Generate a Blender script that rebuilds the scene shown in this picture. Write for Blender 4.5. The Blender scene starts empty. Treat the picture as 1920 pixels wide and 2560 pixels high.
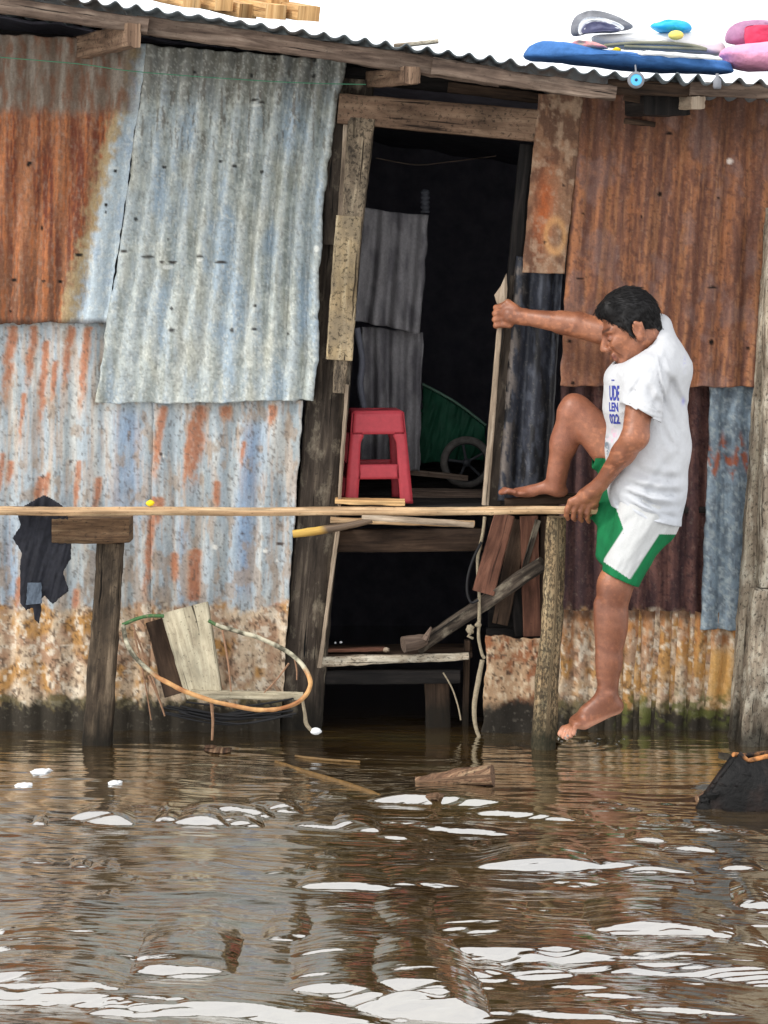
import bpy, math, random
import numpy as np
from mathutils import Vector, Matrix
from mathutils.bvhtree import BVHTree
random.seed(7)
C = bpy.context.scene.collection
R = math.radians
F_PX, CAMD, CAMH, HOR = 5760.0, 8.0, 1.6, 678.0

def W(px, py, y=0.0):
    d = CAMD + y
    return Vector(((px-960)*d/F_PX, y, CAMH-(py-HOR)*d/F_PX))
def WA(px, py, y):
    d = CAMD + y
    return (px-960)*d/F_PX, CAMH-(py-HOR)*d/F_PX
def onwater(px, py, z=0.0):
    d = (CAMH-z)*F_PX/(py-HOR)
    return Vector(((px-960)*d/F_PX, d-CAMD, z))
def lin(c):
    return tuple(((v/255.0)/12.92 if v/255.0 <= .04045 else ((v/255.0+.055)/1.055)**2.4) for v in c)
def linA(c):
    return np.array(lin(c))

# ------------------------------------------------------------------ noise
_rs = np.random.RandomState(11)
_T = _rs.rand(65536).astype(np.float32)
def _h(ix, iy, s):
    n = (ix.astype(np.int64)*73856093) ^ (iy.astype(np.int64)*19349663) ^ (s*83492791)
    return _T[(n ^ (n >> 13)) & 65535]
def vn(x, y, s=0):
    x = np.asarray(x, dtype=np.float64); y = np.asarray(y, dtype=np.float64)
    ix = np.floor(x); iy = np.floor(y); fx = x-ix; fy = y-iy
    fx = fx*fx*(3-2*fx); fy = fy*fy*(3-2*fy); ix = ix.astype(np.int64); iy = iy.astype(np.int64)
    a = _h(ix, iy, s); b = _h(ix+1, iy, s); c = _h(ix, iy+1, s); d = _h(ix+1, iy+1, s)
    return (a*(1-fx)+b*fx)*(1-fy)+(c*(1-fx)+d*fx)*fy
def fb(x, y, s=0, o=4, g=.5):
    t = 0; a = 1.0; n = 0
    for i in range(o):
        t = t+a*vn(x*2**i+i*17.3, y*2**i-i*9.1, s+i*31); n += a; a *= g
    return t/n
def ss(x, a, b):
    t = np.clip((x-a)/(b-a), 0, 1); return t*t*(3-2*t)
def mx(c0, c1, m):
    return c0*(1-m[..., None])+c1*m[..., None]

# ------------------------------------------------------------------ mesh plumbing
def mesh_np(name, V, Q, uv=None, col=None, smooth=True):
    V = np.asarray(V, dtype=np.float32); Q = np.asarray(Q, dtype=np.int32)
    me = bpy.data.meshes.new(name)
    k = Q.shape[1]
    me.vertices.add(len(V)); me.vertices.foreach_set('co', V.ravel())
    me.loops.add(Q.size); me.loops.foreach_set('vertex_index', Q.ravel())
    me.polygons.add(len(Q)); me.polygons.foreach_set('loop_start', np.arange(0, Q.size, k, dtype=np.int32))
    me.polygons.foreach_set('loop_total', np.full(len(Q), k, dtype=np.int32))
    if smooth: me.polygons.foreach_set('use_smooth', np.ones(len(Q), dtype=bool))
    me.update(calc_edges=True); me.validate()
    if uv is not None:
        l = me.uv_layers.new(name='UVMap'); l.data.foreach_set('uv', np.asarray(uv, dtype=np.float32)[Q.ravel()].ravel())
    if col is not None:
        ca = me.color_attributes.new('Col', 'FLOAT_COLOR', 'POINT')
        c4 = np.ones((len(V), 4), dtype=np.float32); c4[:, :3] = np.clip(col, 0, 1); ca.data.foreach_set('color', c4.ravel())
    return me
def obj(name, me, mat, parent=None, label=None):
    """recentre the mesh on its own base, link, parent"""
    n = len(me.vertices); V = np.empty(n*3, dtype=np.float32); me.vertices.foreach_get('co', V); V = V.reshape(-1, 3)
    lo = V.min(0); hi = V.max(0); b = np.array([(lo[0]+hi[0])/2, (lo[1]+hi[1])/2, lo[2]], dtype=np.float32)
    me.vertices.foreach_set('co', (V-b).ravel()); me.update()
    o = bpy.data.objects.new(name, me); C.objects.link(o)
    loc = Vector([float(v) for v in b])
    if parent is not None:
        p = parent; off = Vector((0, 0, 0))
        while p is not None: off += p.location; p = p.parent
        o.parent = parent; loc = loc-off
    o.location = loc
    if mat is not None: me.materials.append(mat)
    if label: o['label'] = label
    return o
def tag(o, label, cat, group=None):
    o['label'] = label; o['category'] = cat
    if group: o['group'] = group
    return o
def thing(name, loc, label, cat, group=None):
    o = bpy.data.objects.new(name, None); C.objects.link(o); o.location = loc; o.empty_display_size = .05
    return tag(o, label, cat, group)
class MB:
    """collects rings / grids into one quad/tri mesh"""
    def __init__(s): s.v = []; s.f = []; s.uv = []
    def add(s, v, f, uv=None):
        n = len(s.v); s.v += [tuple(p) for p in v]; s.f += [tuple(i+n for i in q) for q in f]
        s.uv += list(uv) if uv is not None else [(p[0], p[2]) for p in v]
    def mesh(s, name, smooth=True, col=None):
        me = bpy.data.meshes.new(name); me.from_pydata(s.v, [], s.f); 
        l = me.uv_layers.new(name='UVMap'); d = np.array(s.uv, dtype=np.float32)
        li = np.empty(len(me.loops), dtype=np.int32); me.loops.foreach_get('vertex_index', li)
        l.data.foreach_set('uv', d[li].ravel())
        if smooth: me.polygons.foreach_set('use_smooth', np.ones(len(me.polygons), dtype=bool))
        if col is not None:
            ca = me.color_attributes.new('Col', 'FLOAT_COLOR', 'POINT'); c4 = np.ones((len(s.v), 4), dtype=np.float32)
            c4[:, :3] = col; ca.data.foreach_set('color', c4.ravel())
        return me
_sd = [0]
def add_beam(mb, p0, p1, w, h, w1=None, h1=None, up=(0, -1, 0), rough=.0025, n=None, bev=.12, bend=0.0):
    """squared timber from p0 to p1; w across, h along 'up'"""
    _sd[0] += 1; sd = _sd[0]
    p0 = Vector(p0); p1 = Vector(p1); ax = p1-p0; L = ax.length; ax.normalize()
    up = Vector(up); up = (up-ax*up.dot(ax)).normalized(); sx = ax.cross(up).normalized()
    w1 = w if w1 is None else w1; h1 = h if h1 is None else h1
    n = n or max(4, int(L/.025))
    prof = []
    m = 4
    b = bev
    cs = [(-1, -1), (1, -1), (1, 1), (-1, 1)]
    for i in range(4):
        a = cs[i]; c = cs[(i+1) % 4]
        for j in range(m+1):
            t = b/2+(1-b)*j/m
            prof.append((a[0]*(1-t)+c[0]*t, a[1]*(1-t)+c[1]*t))
    k = len(prof); vs = []; uv = []; per = 2*(w+h)
    T = np.arange(n+1)/n
    for i in range(n+1):
        t = i/n; ww = (w*(1-t)+w1*t)/2; hh = (h*(1-t)+h1*t)/2
        c = p0+ax*(L*t)+sx*(bend*math.sin(math.pi*t))
        e = 1.0
        if i == 0 or i == n: e = .985
        for j, (a, bb) in enumerate(prof):
            r = (float(fb(t*L*14+sd*7, a*2+bb*3.1, sd, 3))-.5)*2*rough+(float(vn(t*L*60+sd*5, a*5+bb*6, sd+9))-.5)*rough*.8
            vs.append(c+sx*(a*(ww*e+r))+up*(bb*(hh*e+r))); uv.append((j/k*per, t*L+sd*.37))
    fs = []
    for i in range(n):
        for j in range(k):
            j2 = (j+1) % k
            fs.append((i*k+j, i*k+j2, (i+1)*k+j2, (i+1)*k+j))
    mb.add(vs, fs, uv)
    for end, i in ((0, 0), (1, n)):
        ring = vs[i*k:(i+1)*k]; c = sum(ring, Vector())/k
        cu = [(0.3+(p-c).dot(sx), .3*sd+(p-c).dot(up)*.3) for p in ring]
        tri = [((j+1) % k, j, k) if end == 0 else (j, (j+1) % k, k) for j in range(k)]
        mb.add(ring+[c-ax*(.001 if end == 0 else -.001)], tri, cu+[(.3, .3*sd)])
def add_tube(mb, pts, rad, seg=10, rough=0.0, caps=True, sub=1, knots=None):
    _sd[0] += 1; sd = _sd[0]
    P = [Vector(p) for p in pts]
    if not hasattr(rad, '__len__'): rad = [rad]*len(P)
    if sub > 1:     # catmull-rom
        Q = []; rr = []
        for i in range(len(P)-1):
            a = P[max(i-1, 0)]; b = P[i]; c = P[i+1]; d = P[min(i+2, len(P)-1)]
            for j in range(sub):
                t = j/sub
                Q.append(.5*((2*b)+(c-a)*t+(2*a-5*b+4*c-d)*t*t+(3*b-a-3*c+d)*t**3)); rr.append(rad[i]*(1-t)+rad[i+1]*t)
        Q.append(P[-1]); rr.append(rad[-1]); P = Q; rad = rr
    n = len(P); vs = []; uv = []; L = 0; ref = Vector((0, -1, .01))
    for i in range(n):
        t = (P[min(i+1, n-1)]-P[max(i-1, 0)]).normalized()
        if i: L += (P[i]-P[i-1]).length
        u = (ref-t*ref.dot(t))
        if u.length < .05: u = Vector((1, 0, 0))-t*t.x
        u.normalize(); s = t.cross(u); ref = u
        r0 = rad[i]
        if knots: r0 += sum(kk[1]*math.exp(-((L-kk[0])/kk[2])**2) for kk in knots)
        for j in range(seg):
            a = 2*math.pi*j/seg
            r = r0+(float(vn(L*40+sd*3, j*.9, sd))-.5)*2*rough
            vs.append(P[i]+u*(math.cos(a)*r)+s*(math.sin(a)*r)); uv.append((j/seg*6.28*r0, L+sd*.21))
    fs = [(i*seg+j, i*seg+(j+1) % seg, (i+1)*seg+(j+1) % seg, (i+1)*seg+j) for i in range(n-1) for j in range(seg)]
    mb.add(vs, fs, uv)
    if caps:
        for i, e in ((0, 0), (n-1, 1)):
            ring = vs[i*seg:(i+1)*seg]; c = sum(ring, Vector())/seg
            mb.add(ring+[c], [((j+1) % seg, j, seg) if not e else (j, (j+1) % seg, seg) for j in range(seg)], [(.1+.3*math.cos(j), .1) for j in range(seg)]+[(.1, .1)])
def add_lathe(mb, c, prof, seg=24, axis='Z'):
    """prof: (r, h) list"""
    c = Vector(c); vs = []; n = len(prof)
    for r, h in prof:
        for j in range(seg):
            a = 2*math.pi*j/seg; x, y = r*math.cos(a), r*math.sin(a)
            vs.append(c+(Vector((x, y, h)) if axis == 'Z' else Vector((x, h, y))))
    fs = [(i*seg+j, i*seg+(j+1) % seg, (i+1)*seg+(j+1) % seg, (i+1)*seg+j) for i in range(n-1) for j in range(seg)]
    mb.add(vs, fs)
def add_ell(mb, c, r, seg=20, rings=12, nz=0.0, ns=8.0):
    _sd[0] += 1; vs = []
    for i in range(rings+1):
        ph = math.pi*i/rings
        for j in range(seg):
            th = 2*math.pi*j/seg; d = Vector((math.sin(ph)*math.cos(th), math.sin(ph)*math.sin(th), math.cos(ph)))
            k = 1+nz*(float(vn(d.x*ns/4+d.z*3+9, d.y*ns/4+d.z*2+9, _sd[0]))-.5)*2
            vs.append(Vector(c)+Vector((d.x*r[0]*k, d.y*r[1]*k, d.z*r[2]*k)))
    fs = [(i*seg+j, (i+1)*seg+j, (i+1)*seg+(j+1) % seg, i*seg+(j+1) % seg) for i in range(rings) for j in range(seg)]
    mb.add(vs, fs)
def prism(poly, y0, y1, jag=0.0):
    """front polygon of world (x,z) points extruded from y0 to y1"""
    mb = MB(); n = len(poly)
    v = [Vector((p[0], y0, p[1])) for p in poly]+[Vector((p[0], y1, p[1])) for p in poly]
    mb.add(v, [tuple(range(n))[::-1], tuple(range(n, 2*n))]+[(i, (i+1) % n, (i+1) % n+n, i+n) for i in range(n)])
    return mb

# ------------------------------------------------------------------ materials
def newmat(name):
    m = bpy.data.materials.new(name); m.use_nodes = True; nt = m.node_tree
    return m, nt, nt.nodes['Principled BSDF']
class N:
    def __init__(s, nt): s.nt = nt
    def add(s, t, **k):
        n = s.nt.nodes.new(t)
        for a, b in k.items(): setattr(n, a, b)
        return n
    def link(s, a, b): s.nt.links.new(a, b)
    def noise(s, vec, scale, detail=5, rough=.55, dist=0.0):
        n = s.add('ShaderNodeTexNoise'); n.inputs['Scale'].default_value = scale; n.inputs['Detail'].default_value = detail
        n.inputs['Roughness'].default_value = rough; n.inputs['Distortion'].default_value = dist
        if vec is not None: s.link(vec, n.inputs['Vector'])
        return n.outputs['Fac']
    def ramp(s, fac, stops):
        n = s.add('ShaderNodeValToRGB'); e = n.color_ramp.elements
        while len(e) < len(stops): e.new(.5)
        for i, (p, c) in enumerate(stops):
            e[i].position = p; e[i].color = (*c, 1) if len(c) == 3 else c
        s.link(fac, n.inputs['Fac']); return n.outputs['Color']
    def mapping(s, vec, sc, loc=(0, 0, 0)):
        n = s.add('ShaderNodeMapping'); n.inputs['Scale'].default_value = sc; n.inputs['Location'].default_value = loc
        s.link(vec, n.inputs['Vector']); return n.outputs['Vector']
    def mix(s, fac, a, b, mode='MIX'):
        n = s.add('ShaderNodeMix', data_type='RGBA', blend_type=mode)
        for v, i in ((fac, 0), (a, 6), (b, 7)):
            if hasattr(v, 'links'): s.link(v, n.inputs[i])
            elif i == 0: n.inputs[0].default_value = v
            else: n.inputs[i].default_value = (*v, 1)
        return n.outputs[2]
    def math(s, op, a, b=None, c=None):
        n = s.add('ShaderNodeMath', operation=op)
        for i, v in enumerate((a, b, c)):
            if v is None: continue
            if hasattr(v, 'links'): s.link(v, n.inputs[i])
            else: n.inputs[i].default_value = v
        return n.outputs[0]
    def bump(s, h, st, dist, bsdf):
        n = s.add('ShaderNodeBump'); n.inputs['Strength'].default_value = st; n.inputs['Distance'].default_value = dist
        s.link(h, n.inputs['Height']); s.link(n.outputs['Normal'], bsdf.inputs['Normal'])
    def coords(s, uv=False):
        tc = s.add('ShaderNodeTexCoord'); oi = s.add('ShaderNodeObjectInfo'); a = s.add('ShaderNodeVectorMath', operation='ADD')
        m = s.math('MULTIPLY', oi.outputs['Random'], 37.0)
        s.link(tc.outputs['UV' if uv else 'Object'], a.inputs[0]); s.link(m, a.inputs[1]); return a.outputs[0]
def mat_vc(name, rough=.6, spec=.3, var=.35, sc=90, bump=.35, bd=.002, metal=0.0, streak=True, speck=0):
    """albedo from the 'Col' attribute, broken up by fine procedural speckle"""
    m, nt, b = newmat(name); n = N(nt)
    at = n.add('ShaderNodeAttribute', attribute_name='Col'); co = n.coords()
    f1 = n.noise(co, sc, 6, .7); f2 = n.noise(n.mapping(co, (1, 1, .12)) if streak else co, sc*.8, 4, .6)
    v = n.math('ADD', n.math('MULTIPLY', n.math('SUBTRACT', f1, .5), var*3.0), n.math('MULTIPLY', n.math('SUBTRACT', f2, .5), var*1.6))
    v = n.math('ADD', v, 1.0); v = n.math('MAXIMUM', v, .15)
    cmb = n.add('ShaderNodeCombineXYZ'); [n.link(v, cmb.inputs[i]) for i in range(3)]
    out = n.mix(1.0, at.outputs['Color'], cmb.outputs[0], 'MULTIPLY')
    if speck:
        f3 = n.noise(n.mapping(co, (1, 1, .7)), sc*.9, 4, .7)
        out = n.mix(n.math('MULTIPLY', n.ramp(f3, [(.34, (1, 1, 1)), (.46, (0, 0, 0))]), speck), out, lin((52, 40, 34)))
        f4 = n.noise(co, sc*.6, 3, .6); out = n.mix(n.math('MULTIPLY', n.ramp(f4, [(.58, (0, 0, 0)), (.68, (1, 1, 1))]), speck*.6), out, lin((196, 186, 168)))
    n.link(out, b.inputs['Base Color'])
    b.inputs['Roughness'].default_value = rough; b.inputs['Specular IOR Level'].default_value = spec; b.inputs['Metallic'].default_value = metal
    if bump: n.bump(n.math('ADD', f1, f2), bump, bd, b)
    return m
def mat_wood(name, cd, cm, cl, spot=0.0, spotc=(.012, .01, .008), sc=1.0, wet=True, rough=.85, bump=.5, patch=None, patchamt=.5, wetc=(22, 20, 15)):
    """weathered timber: UV = (across, along) in metres"""
    m, nt, b = newmat(name); n = N(nt); co = n.coords(True)
    g = n.noise(n.mapping(co, (60*sc, 4*sc, 1)), 1.0, 8, .65, .6)
    col = n.ramp(g, [(.28, lin(cd)), (.5, lin(cm)), (.72, lin(cl))])
    big = n.noise(n.mapping(co, (14, 5, 1)), 1.0, 5, .6)
    bigr = n.ramp(big, [(.3, (.45, .45, .45)), (.7, (1.35, 1.35, 1.35))])
    col = n.mix(1.0, col, bigr, 'MULTIPLY')
    if patch:
        pf = n.noise(n.mapping(co, (22, 9, 1), (3, 5, 0)), 1.0, 6, .65)
        pm = n.ramp(pf, [(1-patchamt-.12, (0, 0, 0)), (1-patchamt+.10, (1, 1, 1))]); pm = n.math('MULTIPLY', pm, .8)
        col = n.mix(pm, col, lin(patch))
    if spot > 0:
        sp = n.noise(n.mapping(co, (130, 70, 1), (9, 2, 0)), 1.0, 5, .7)
        sm = n.ramp(sp, [(.20+.20*spot, (1, 1, 1)), (.30+.20*spot, (0, 0, 0))]); sm = n.math('MULTIPLY', sm, .72)
        col = n.mix(sm, col, spotc)
    cr = n.noise(n.mapping(co, (120, 3.0, 1), (1, 8, 0)), 1.0, 3, .5, .3)
    cm_ = n.ramp(cr, [(.30, (1, 1, 1)), (.36, (0, 0, 0))])
    col = n.mix(cm_, col, tuple(v*.25 for v in lin(cd)))
    if wet:
        ge = n.add('ShaderNodeNewGeometry'); sp2 = n.add('ShaderNodeSeparateXYZ'); n.link(ge.outputs['Position'], sp2.inputs[0])
        nz = n.noise(n.mapping(ge.outputs['Position'], (12, 12, 5)), 1.0, 4)
        z = n.math('ADD', sp2.outputs['Z'], n.math('MULTIPLY', n.math('SUBTRACT', nz, .5), .22))
        wm = n.ramp(z, [(.05, (1, 1, 1)), (.15, (0, 0, 0))])
        col = n.mix(n.math('MULTIPLY', wm, .88), col, lin(wetc))
    n.link(col, b.inputs['Base Color']); b.inputs['Roughness'].default_value = rough; b.inputs['Specular IOR Level'].default_value = .2
    n.bump(n.math('ADD', g, n.math('MULTIPLY', cr, .8)), bump, .004, b)
    return m
def mat_plain(name, c, rough=.6, var=.25, sc=40, bump=.2, spec=.3, c2=None, bd=.002, c2amt=.5):
    m, nt, b = newmat(name); n = N(nt); co = n.coords()
    f = n.noise(co, sc, 6, .65)
    c = lin(c) if max(c) > 1 else c
    lo = tuple(v*(1-var) for v in c); hi = tuple(min(1, v*(1+var)) for v in c)
    col = n.ramp(f, [(.3, lo), (.7, hi)])
    if c2:
        f2 = n.noise(co, sc*.35, 5, .6)
        col = n.mix(n.ramp(f2, [(1-c2amt-.08, (0, 0, 0)), (1-c2amt+.08, (1, 1, 1))]), col, lin(c2))
    n.link(col, b.inputs['Base Color']); b.inputs['Roughness'].default_value = rough; b.inputs['Specular IOR Level'].default_value = spec
    if bump: n.bump(f, bump, bd, b)
    return m
M = {}
M['sheet'] = mat_vc('weathered_sheet_metal', .55, .4, .28, 120, .6, .002, speck=.12)
M['rust'] = mat_vc('rusted_sheet_metal', .85, .15, .34, 120, .6, .002, speck=.12)
M['crust'] = mat_vc('crusted_sheet_metal', .8, .25, .26, 100, .6, .003, speck=.14)
M['darkpost'] = mat_wood('dark_weathered_timber', (28, 24, 20), (60, 52, 45), (100, 90, 78), .55, patch=(150, 140, 122), patchamt=.34)
M['jamb'] = mat_wood('flaking_jamb_board', (84, 72, 58), (140, 124, 104), (192, 176, 148), 1.0, patch=(56, 50, 44), patchamt=.46)
M['jamb2'] = mat_wood('yellowed_jamb_board', (104, 88, 66), (170, 150, 116), (208, 192, 160), .9, patch=(120, 108, 90), patchamt=.5)
M['brightpost'] = mat_wood('brown_grained_timber', (44, 36, 29), (90, 77, 63), (148, 130, 108), .6, patch=(44, 38, 32), patchamt=.45)
M['grey'] = mat_wood('grey_eave_timber', (58, 47, 41), (104, 88, 77), (142, 126, 112), .5)
M['lintel'] = mat_wood('brown_lintel_board', (74, 57, 47), (122, 98, 80), (152, 128, 106), .8, sc=.8)
M['pale'] = mat_wood('pale_batten_wood', (112, 98, 84), (164, 146, 126), (192, 176, 156), .4)
M['blackwood'] = mat_wood('near_black_wood', (14, 13, 13), (30, 27, 26), (50, 45, 42), .3, rough=.8)  # near-black brown tones for the darkest timbers
M['dimwood'] = mat_wood('dim_brown_wood', (32, 24, 20), (62, 48, 38), (88, 70, 56), .4)
M['redwood'] = mat_wood('red_brown_plank', (62, 40, 32), (104, 70, 56), (136, 98, 80), .3)
M['newwood'] = mat_wood('fresh_sawn_lumber', (150, 108, 68), (206, 164, 112), (232, 200, 150), .2, wet=False)
M['tanpost'] = mat_wood('tan_spotted_pole', (92, 76, 56), (146, 124, 94), (196, 176, 140), 1.3, patch=(98, 92, 74), patchamt=.42, wetc=(30, 32, 22))
M['palepost'] = mat_wood('lichen_pale_post', (96, 84, 72), (150, 136, 118), (200, 190, 168), .85, patch=(214, 208, 190), patchamt=.40)
M['bamboo'] = mat_wood('dry_bamboo', (134, 104, 76), (184, 152, 116), (212, 186, 150), .55, sc=.7, wet=False, rough=.55, bump=.2)
M['bambooy'] = mat_wood('yellow_bamboo', (150, 110, 40), (205, 165, 70), (220, 190, 110), .4, wet=False, rough=.5, bump=.2)
M['drift'] = mat_wood('wet_driftwood', (52, 38, 30), (116, 88, 68), (184, 156, 124), .9, wet=False, patch=(62, 44, 34), patchamt=.4)
M['barkblk'] = mat_wood('block_wood', (66, 48, 34), (108, 84, 62), (150, 126, 98), .7, patch=(60, 46, 36), patchamt=.4)
M['roomshade'] = mat_plain('shade_dark_interior', (88, 86, 96), .95, .3, 12, 0)  # shade of the closed room painted into the wall colour
M['floorin'] = mat_plain('dark_floor_boards', (30, 26, 24), .9, .4, 12, .3)  # albedo held dark so daylight through the door leaves the floor shaded
M['rope'] = mat_plain('dirty_rope', (150, 138, 116), .9, .35, 140, .8, bd=.004)
M['white'] = mat_plain('white_plastic', (225, 228, 230), .5, .05, 20, 0)

# ------------------------------------------------------------------ corrugated sheets
NAILS = []
def sheet(name, parent, TL, TR, BR, BL, y, nper, amp, colf, mat, res=.0055, flat=None, edge=4, label=None, phase=0, seed=1, dent=.006, lift=None, thick=.0014, sup=.0, curve=None):
    TL, TR, BR, BL = [np.array(p, float) for p in (TL, TR, BR, BL)]
    wpx = max(np.linalg.norm(TR-TL), np.linalg.norm(BR-BL)); hpx = max(np.linalg.norm(BL-TL), np.linalg.norm(BR-TR))
    nu = max(6, int(wpx/720/res)); nv = max(6, int(hpx/720/res))
    s, t = np.meshgrid(np.linspace(0, 1, nu+1), np.linspace(0, 1, nv+1))
    P = ((TL*(1-s[..., None])+TR*s[..., None])*(1-t[..., None])+(BL*(1-s[..., None])+BR*s[..., None])*t[..., None])
    X = P[..., 0]; Y = P[..., 1]
    if curve is not None: X = X+curve(s, t)
    jl = (fb(t*hpx/40, t*0+seed, seed)-.5)*2*edge; jr = (fb(t*hpx/40, t*0+seed+3, seed+5)-.5)*2*edge
    jt = (fb(s*wpx/40, s*0+seed, seed+8)-.5)*2*edge; jb = (fb(s*wpx/30, s*0+seed, seed+11)-.5)*2*edge
    X = X+jl*(1-s)**10+jr*s**10; Y = Y+jt*(1-t)**14+jb*t**14
    col = colf(X, Y, s, t)
    fl = flat(X, Y, s, t) if flat is not None else 1.0
    wob = .25*(fb(Y/260, X/500, seed+20)-.5)
    ph = 2*np.pi*(nper*s+wob)+phase
    wav = np.sin(ph)+.18*np.sin(2*ph+1)
    yy = y-amp*1.35*wav*fl-dent*(fb(X/120, Y/120, seed+30, 3)-.5)*2-.0025*(fb(X/26, Y/38, seed+31, 3)-.5)*2
    if lift is not None: yy = yy-lift(X, Y, s, t)
    wx, wz = WA(X, Y, y)
    V = np.stack([wx, yy, wz], -1).reshape(-1, 3)
    i = np.arange(nv)[:, None]*(nu+1)+np.arange(nu)[None, :]
    Q = np.stack([i, i+nu+1, i+nu+2, i+1], -1).reshape(-1, 4)
    me = mesh_np(name, V, Q, uv=np.stack([wx, wz], -1).reshape(-1, 2), col=col.reshape(-1, 3))
    o = obj(name, me, mat, parent, label)
    so = o.modifiers.new('thickness', 'SOLIDIFY'); so.thickness = thick; so.offset = -1
    return o
def dots(X, Y, pts, r=5):
    m = np.zeros_like(X)
    for q in pts:
        rr = q[2] if len(q) > 2 else r
        e = q[3] if len(q) > 3 else 1.0
        m = np.maximum(m, 1-ss(np.hypot((X-q[0])/e, Y-q[1]), rr*.55, rr))
    return m
def streak(X, Y, x, y0, y1, w, sd, lean=-.1, fade=60):
    xx = X-(x+lean*(Y-y0))+(fb(Y/28, X*0+x, sd, 3)-.5)*w*1.2
    m = np.exp(-(xx/(w*1.15))**2)*ss(Y, y0-4, y0+8)*(1-ss(Y, y0+(y1-y0)*.35, y1+fade*.4))
    return m*np.clip(.25+1.5*fb(X/7, Y/22, sd+4, 4), 0, 1)
def mud(X, Y, c, top, sd, dark=1745, spot=1.0, orange=0.0):
    """dried silt crust below the high water line, dark algae at the bottom"""
    n1 = fb(X/34, Y/40, sd, 5, .6); n2 = fb(X/9, Y/11, sd+3, 4, .6)
    tan = mx(mx(np.broadcast_to(linA((196, 176, 150)), X.shape+(3,)), linA((158, 124, 98)), ss(n1, .36, .68)*.9), linA((172, 130, 78)), ss(fb(X/50, Y/60, sd+7, 4), .5, .68))
    tan = mx(tan, linA((214, 202, 182)), ss(fb(X/12, Y/16, sd+9, 4), .56, .68)*.8)
    n3_ = fb(X/6, Y/8, sd+21, 3, .6); tan = mx(tan, linA((74, 56, 44)), ss(n2*.5+n3_*.5, .52, .66)*spot*.8)
    if orange: tan = mx(tan, linA((176, 104, 48)), np.clip(orange*(1-ss(Y, top+20, top+110))*ss(fb(X/20, Y/26, sd+12), .42, .6), 0, 1))
    d1 = mx(tan, linA((84, 80, 52)), ss(Y+90*(n1-.5), dark-22, dark+8)*.85)
    d2 = mx(d1, linA((50, 45, 37)), ss(Y+60*(n2-.5), dark-4, dark+22))
    return mx(c, d2, ss(Y+70*(n1-.5)+26*(n2-.5), top-10, top+14))
def bc(c, X): return np.broadcast_to(linA(c), X.shape+(3,)).copy()

def col_S1(X, Y, s, t):
    c = bc((172, 184, 190), X); n = fb(X/26, Y/60, 3, 5, .6); n2 = fb(X/8, Y/10, 5, 4)
    c = mx(c, linA((146, 162, 178)), ss(fb(X/30, Y/90, 8), .4, .7)*.7)
    c = mx(c, linA((196, 200, 196)), ss(n2, .55, .7)*.6)
    e = 292-.235*(Y-290)+(fb(X/12, Y/14, 9, 4)-.5)*46+(fb(X/3, Y/40, 19, 2)-.5)*16
    d = e-X
    c = mx(c, linA((158, 134, 92)), ss(d, -32, 4)*.9)
    r = bc((136, 90, 66), X)
    st = fb(X/14, Y/220, 12, 4, .6)
    r = mx(r, linA((164, 112, 78)), ss(st, .42, .72)*.7); r = mx(r, linA((104, 56, 44)), ss(1-st, .48, .62)*.85)
    r = mx(r, linA((120, 84, 66)), ss(n2, .5, .7)*.6)
    r = mx(r, linA((112, 80, 62)), ss(Y+40*(n-.5), 560, 720)*.75)
    r = mx(r, linA((150, 128, 112)), ss(fb(X/6, Y/14, 33, 4), .56, .74)*.4); r = mx(r, linA((186, 112, 66)), ss(fb(X/4, Y/160, 34, 3), .52, .7)*.5); r = mx(r, linA((92, 54, 44)), ss(fb(X/5, Y/90, 36, 3), .56, .72)*.5)
    c = mx(c, r, ss(d, 4, 34))
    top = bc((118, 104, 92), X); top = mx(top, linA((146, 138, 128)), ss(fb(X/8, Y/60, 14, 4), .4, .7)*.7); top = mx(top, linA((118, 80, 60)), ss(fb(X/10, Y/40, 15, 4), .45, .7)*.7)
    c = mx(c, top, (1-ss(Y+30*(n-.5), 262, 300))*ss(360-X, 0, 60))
    c = mx(c, linA((60, 44, 36)), ss(Y, 792, 806)*.7)
    c = mx(c, linA((28, 24, 22)), dots(X, Y, [(288, 428, 6), (266, 513, 6), (265, 531, 4), (104, 570, 6), (72, 412, 7), (75, 408, 5, 1.8), (198, 637, 6, 2.0), (26, 778, 5), (35, 700, 4, 3.), (110, 703, 4, 2.), (150, 704, 4, 2.2)]))
    return c
def flat_S2(X, Y, s, t):
    return (1-.72*ss(Y, 600, 980))*(.72+.38*ss(s, .45, .8))+.6*ss(s, .72, .9)*ss(Y, 560, 960)*.8
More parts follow.
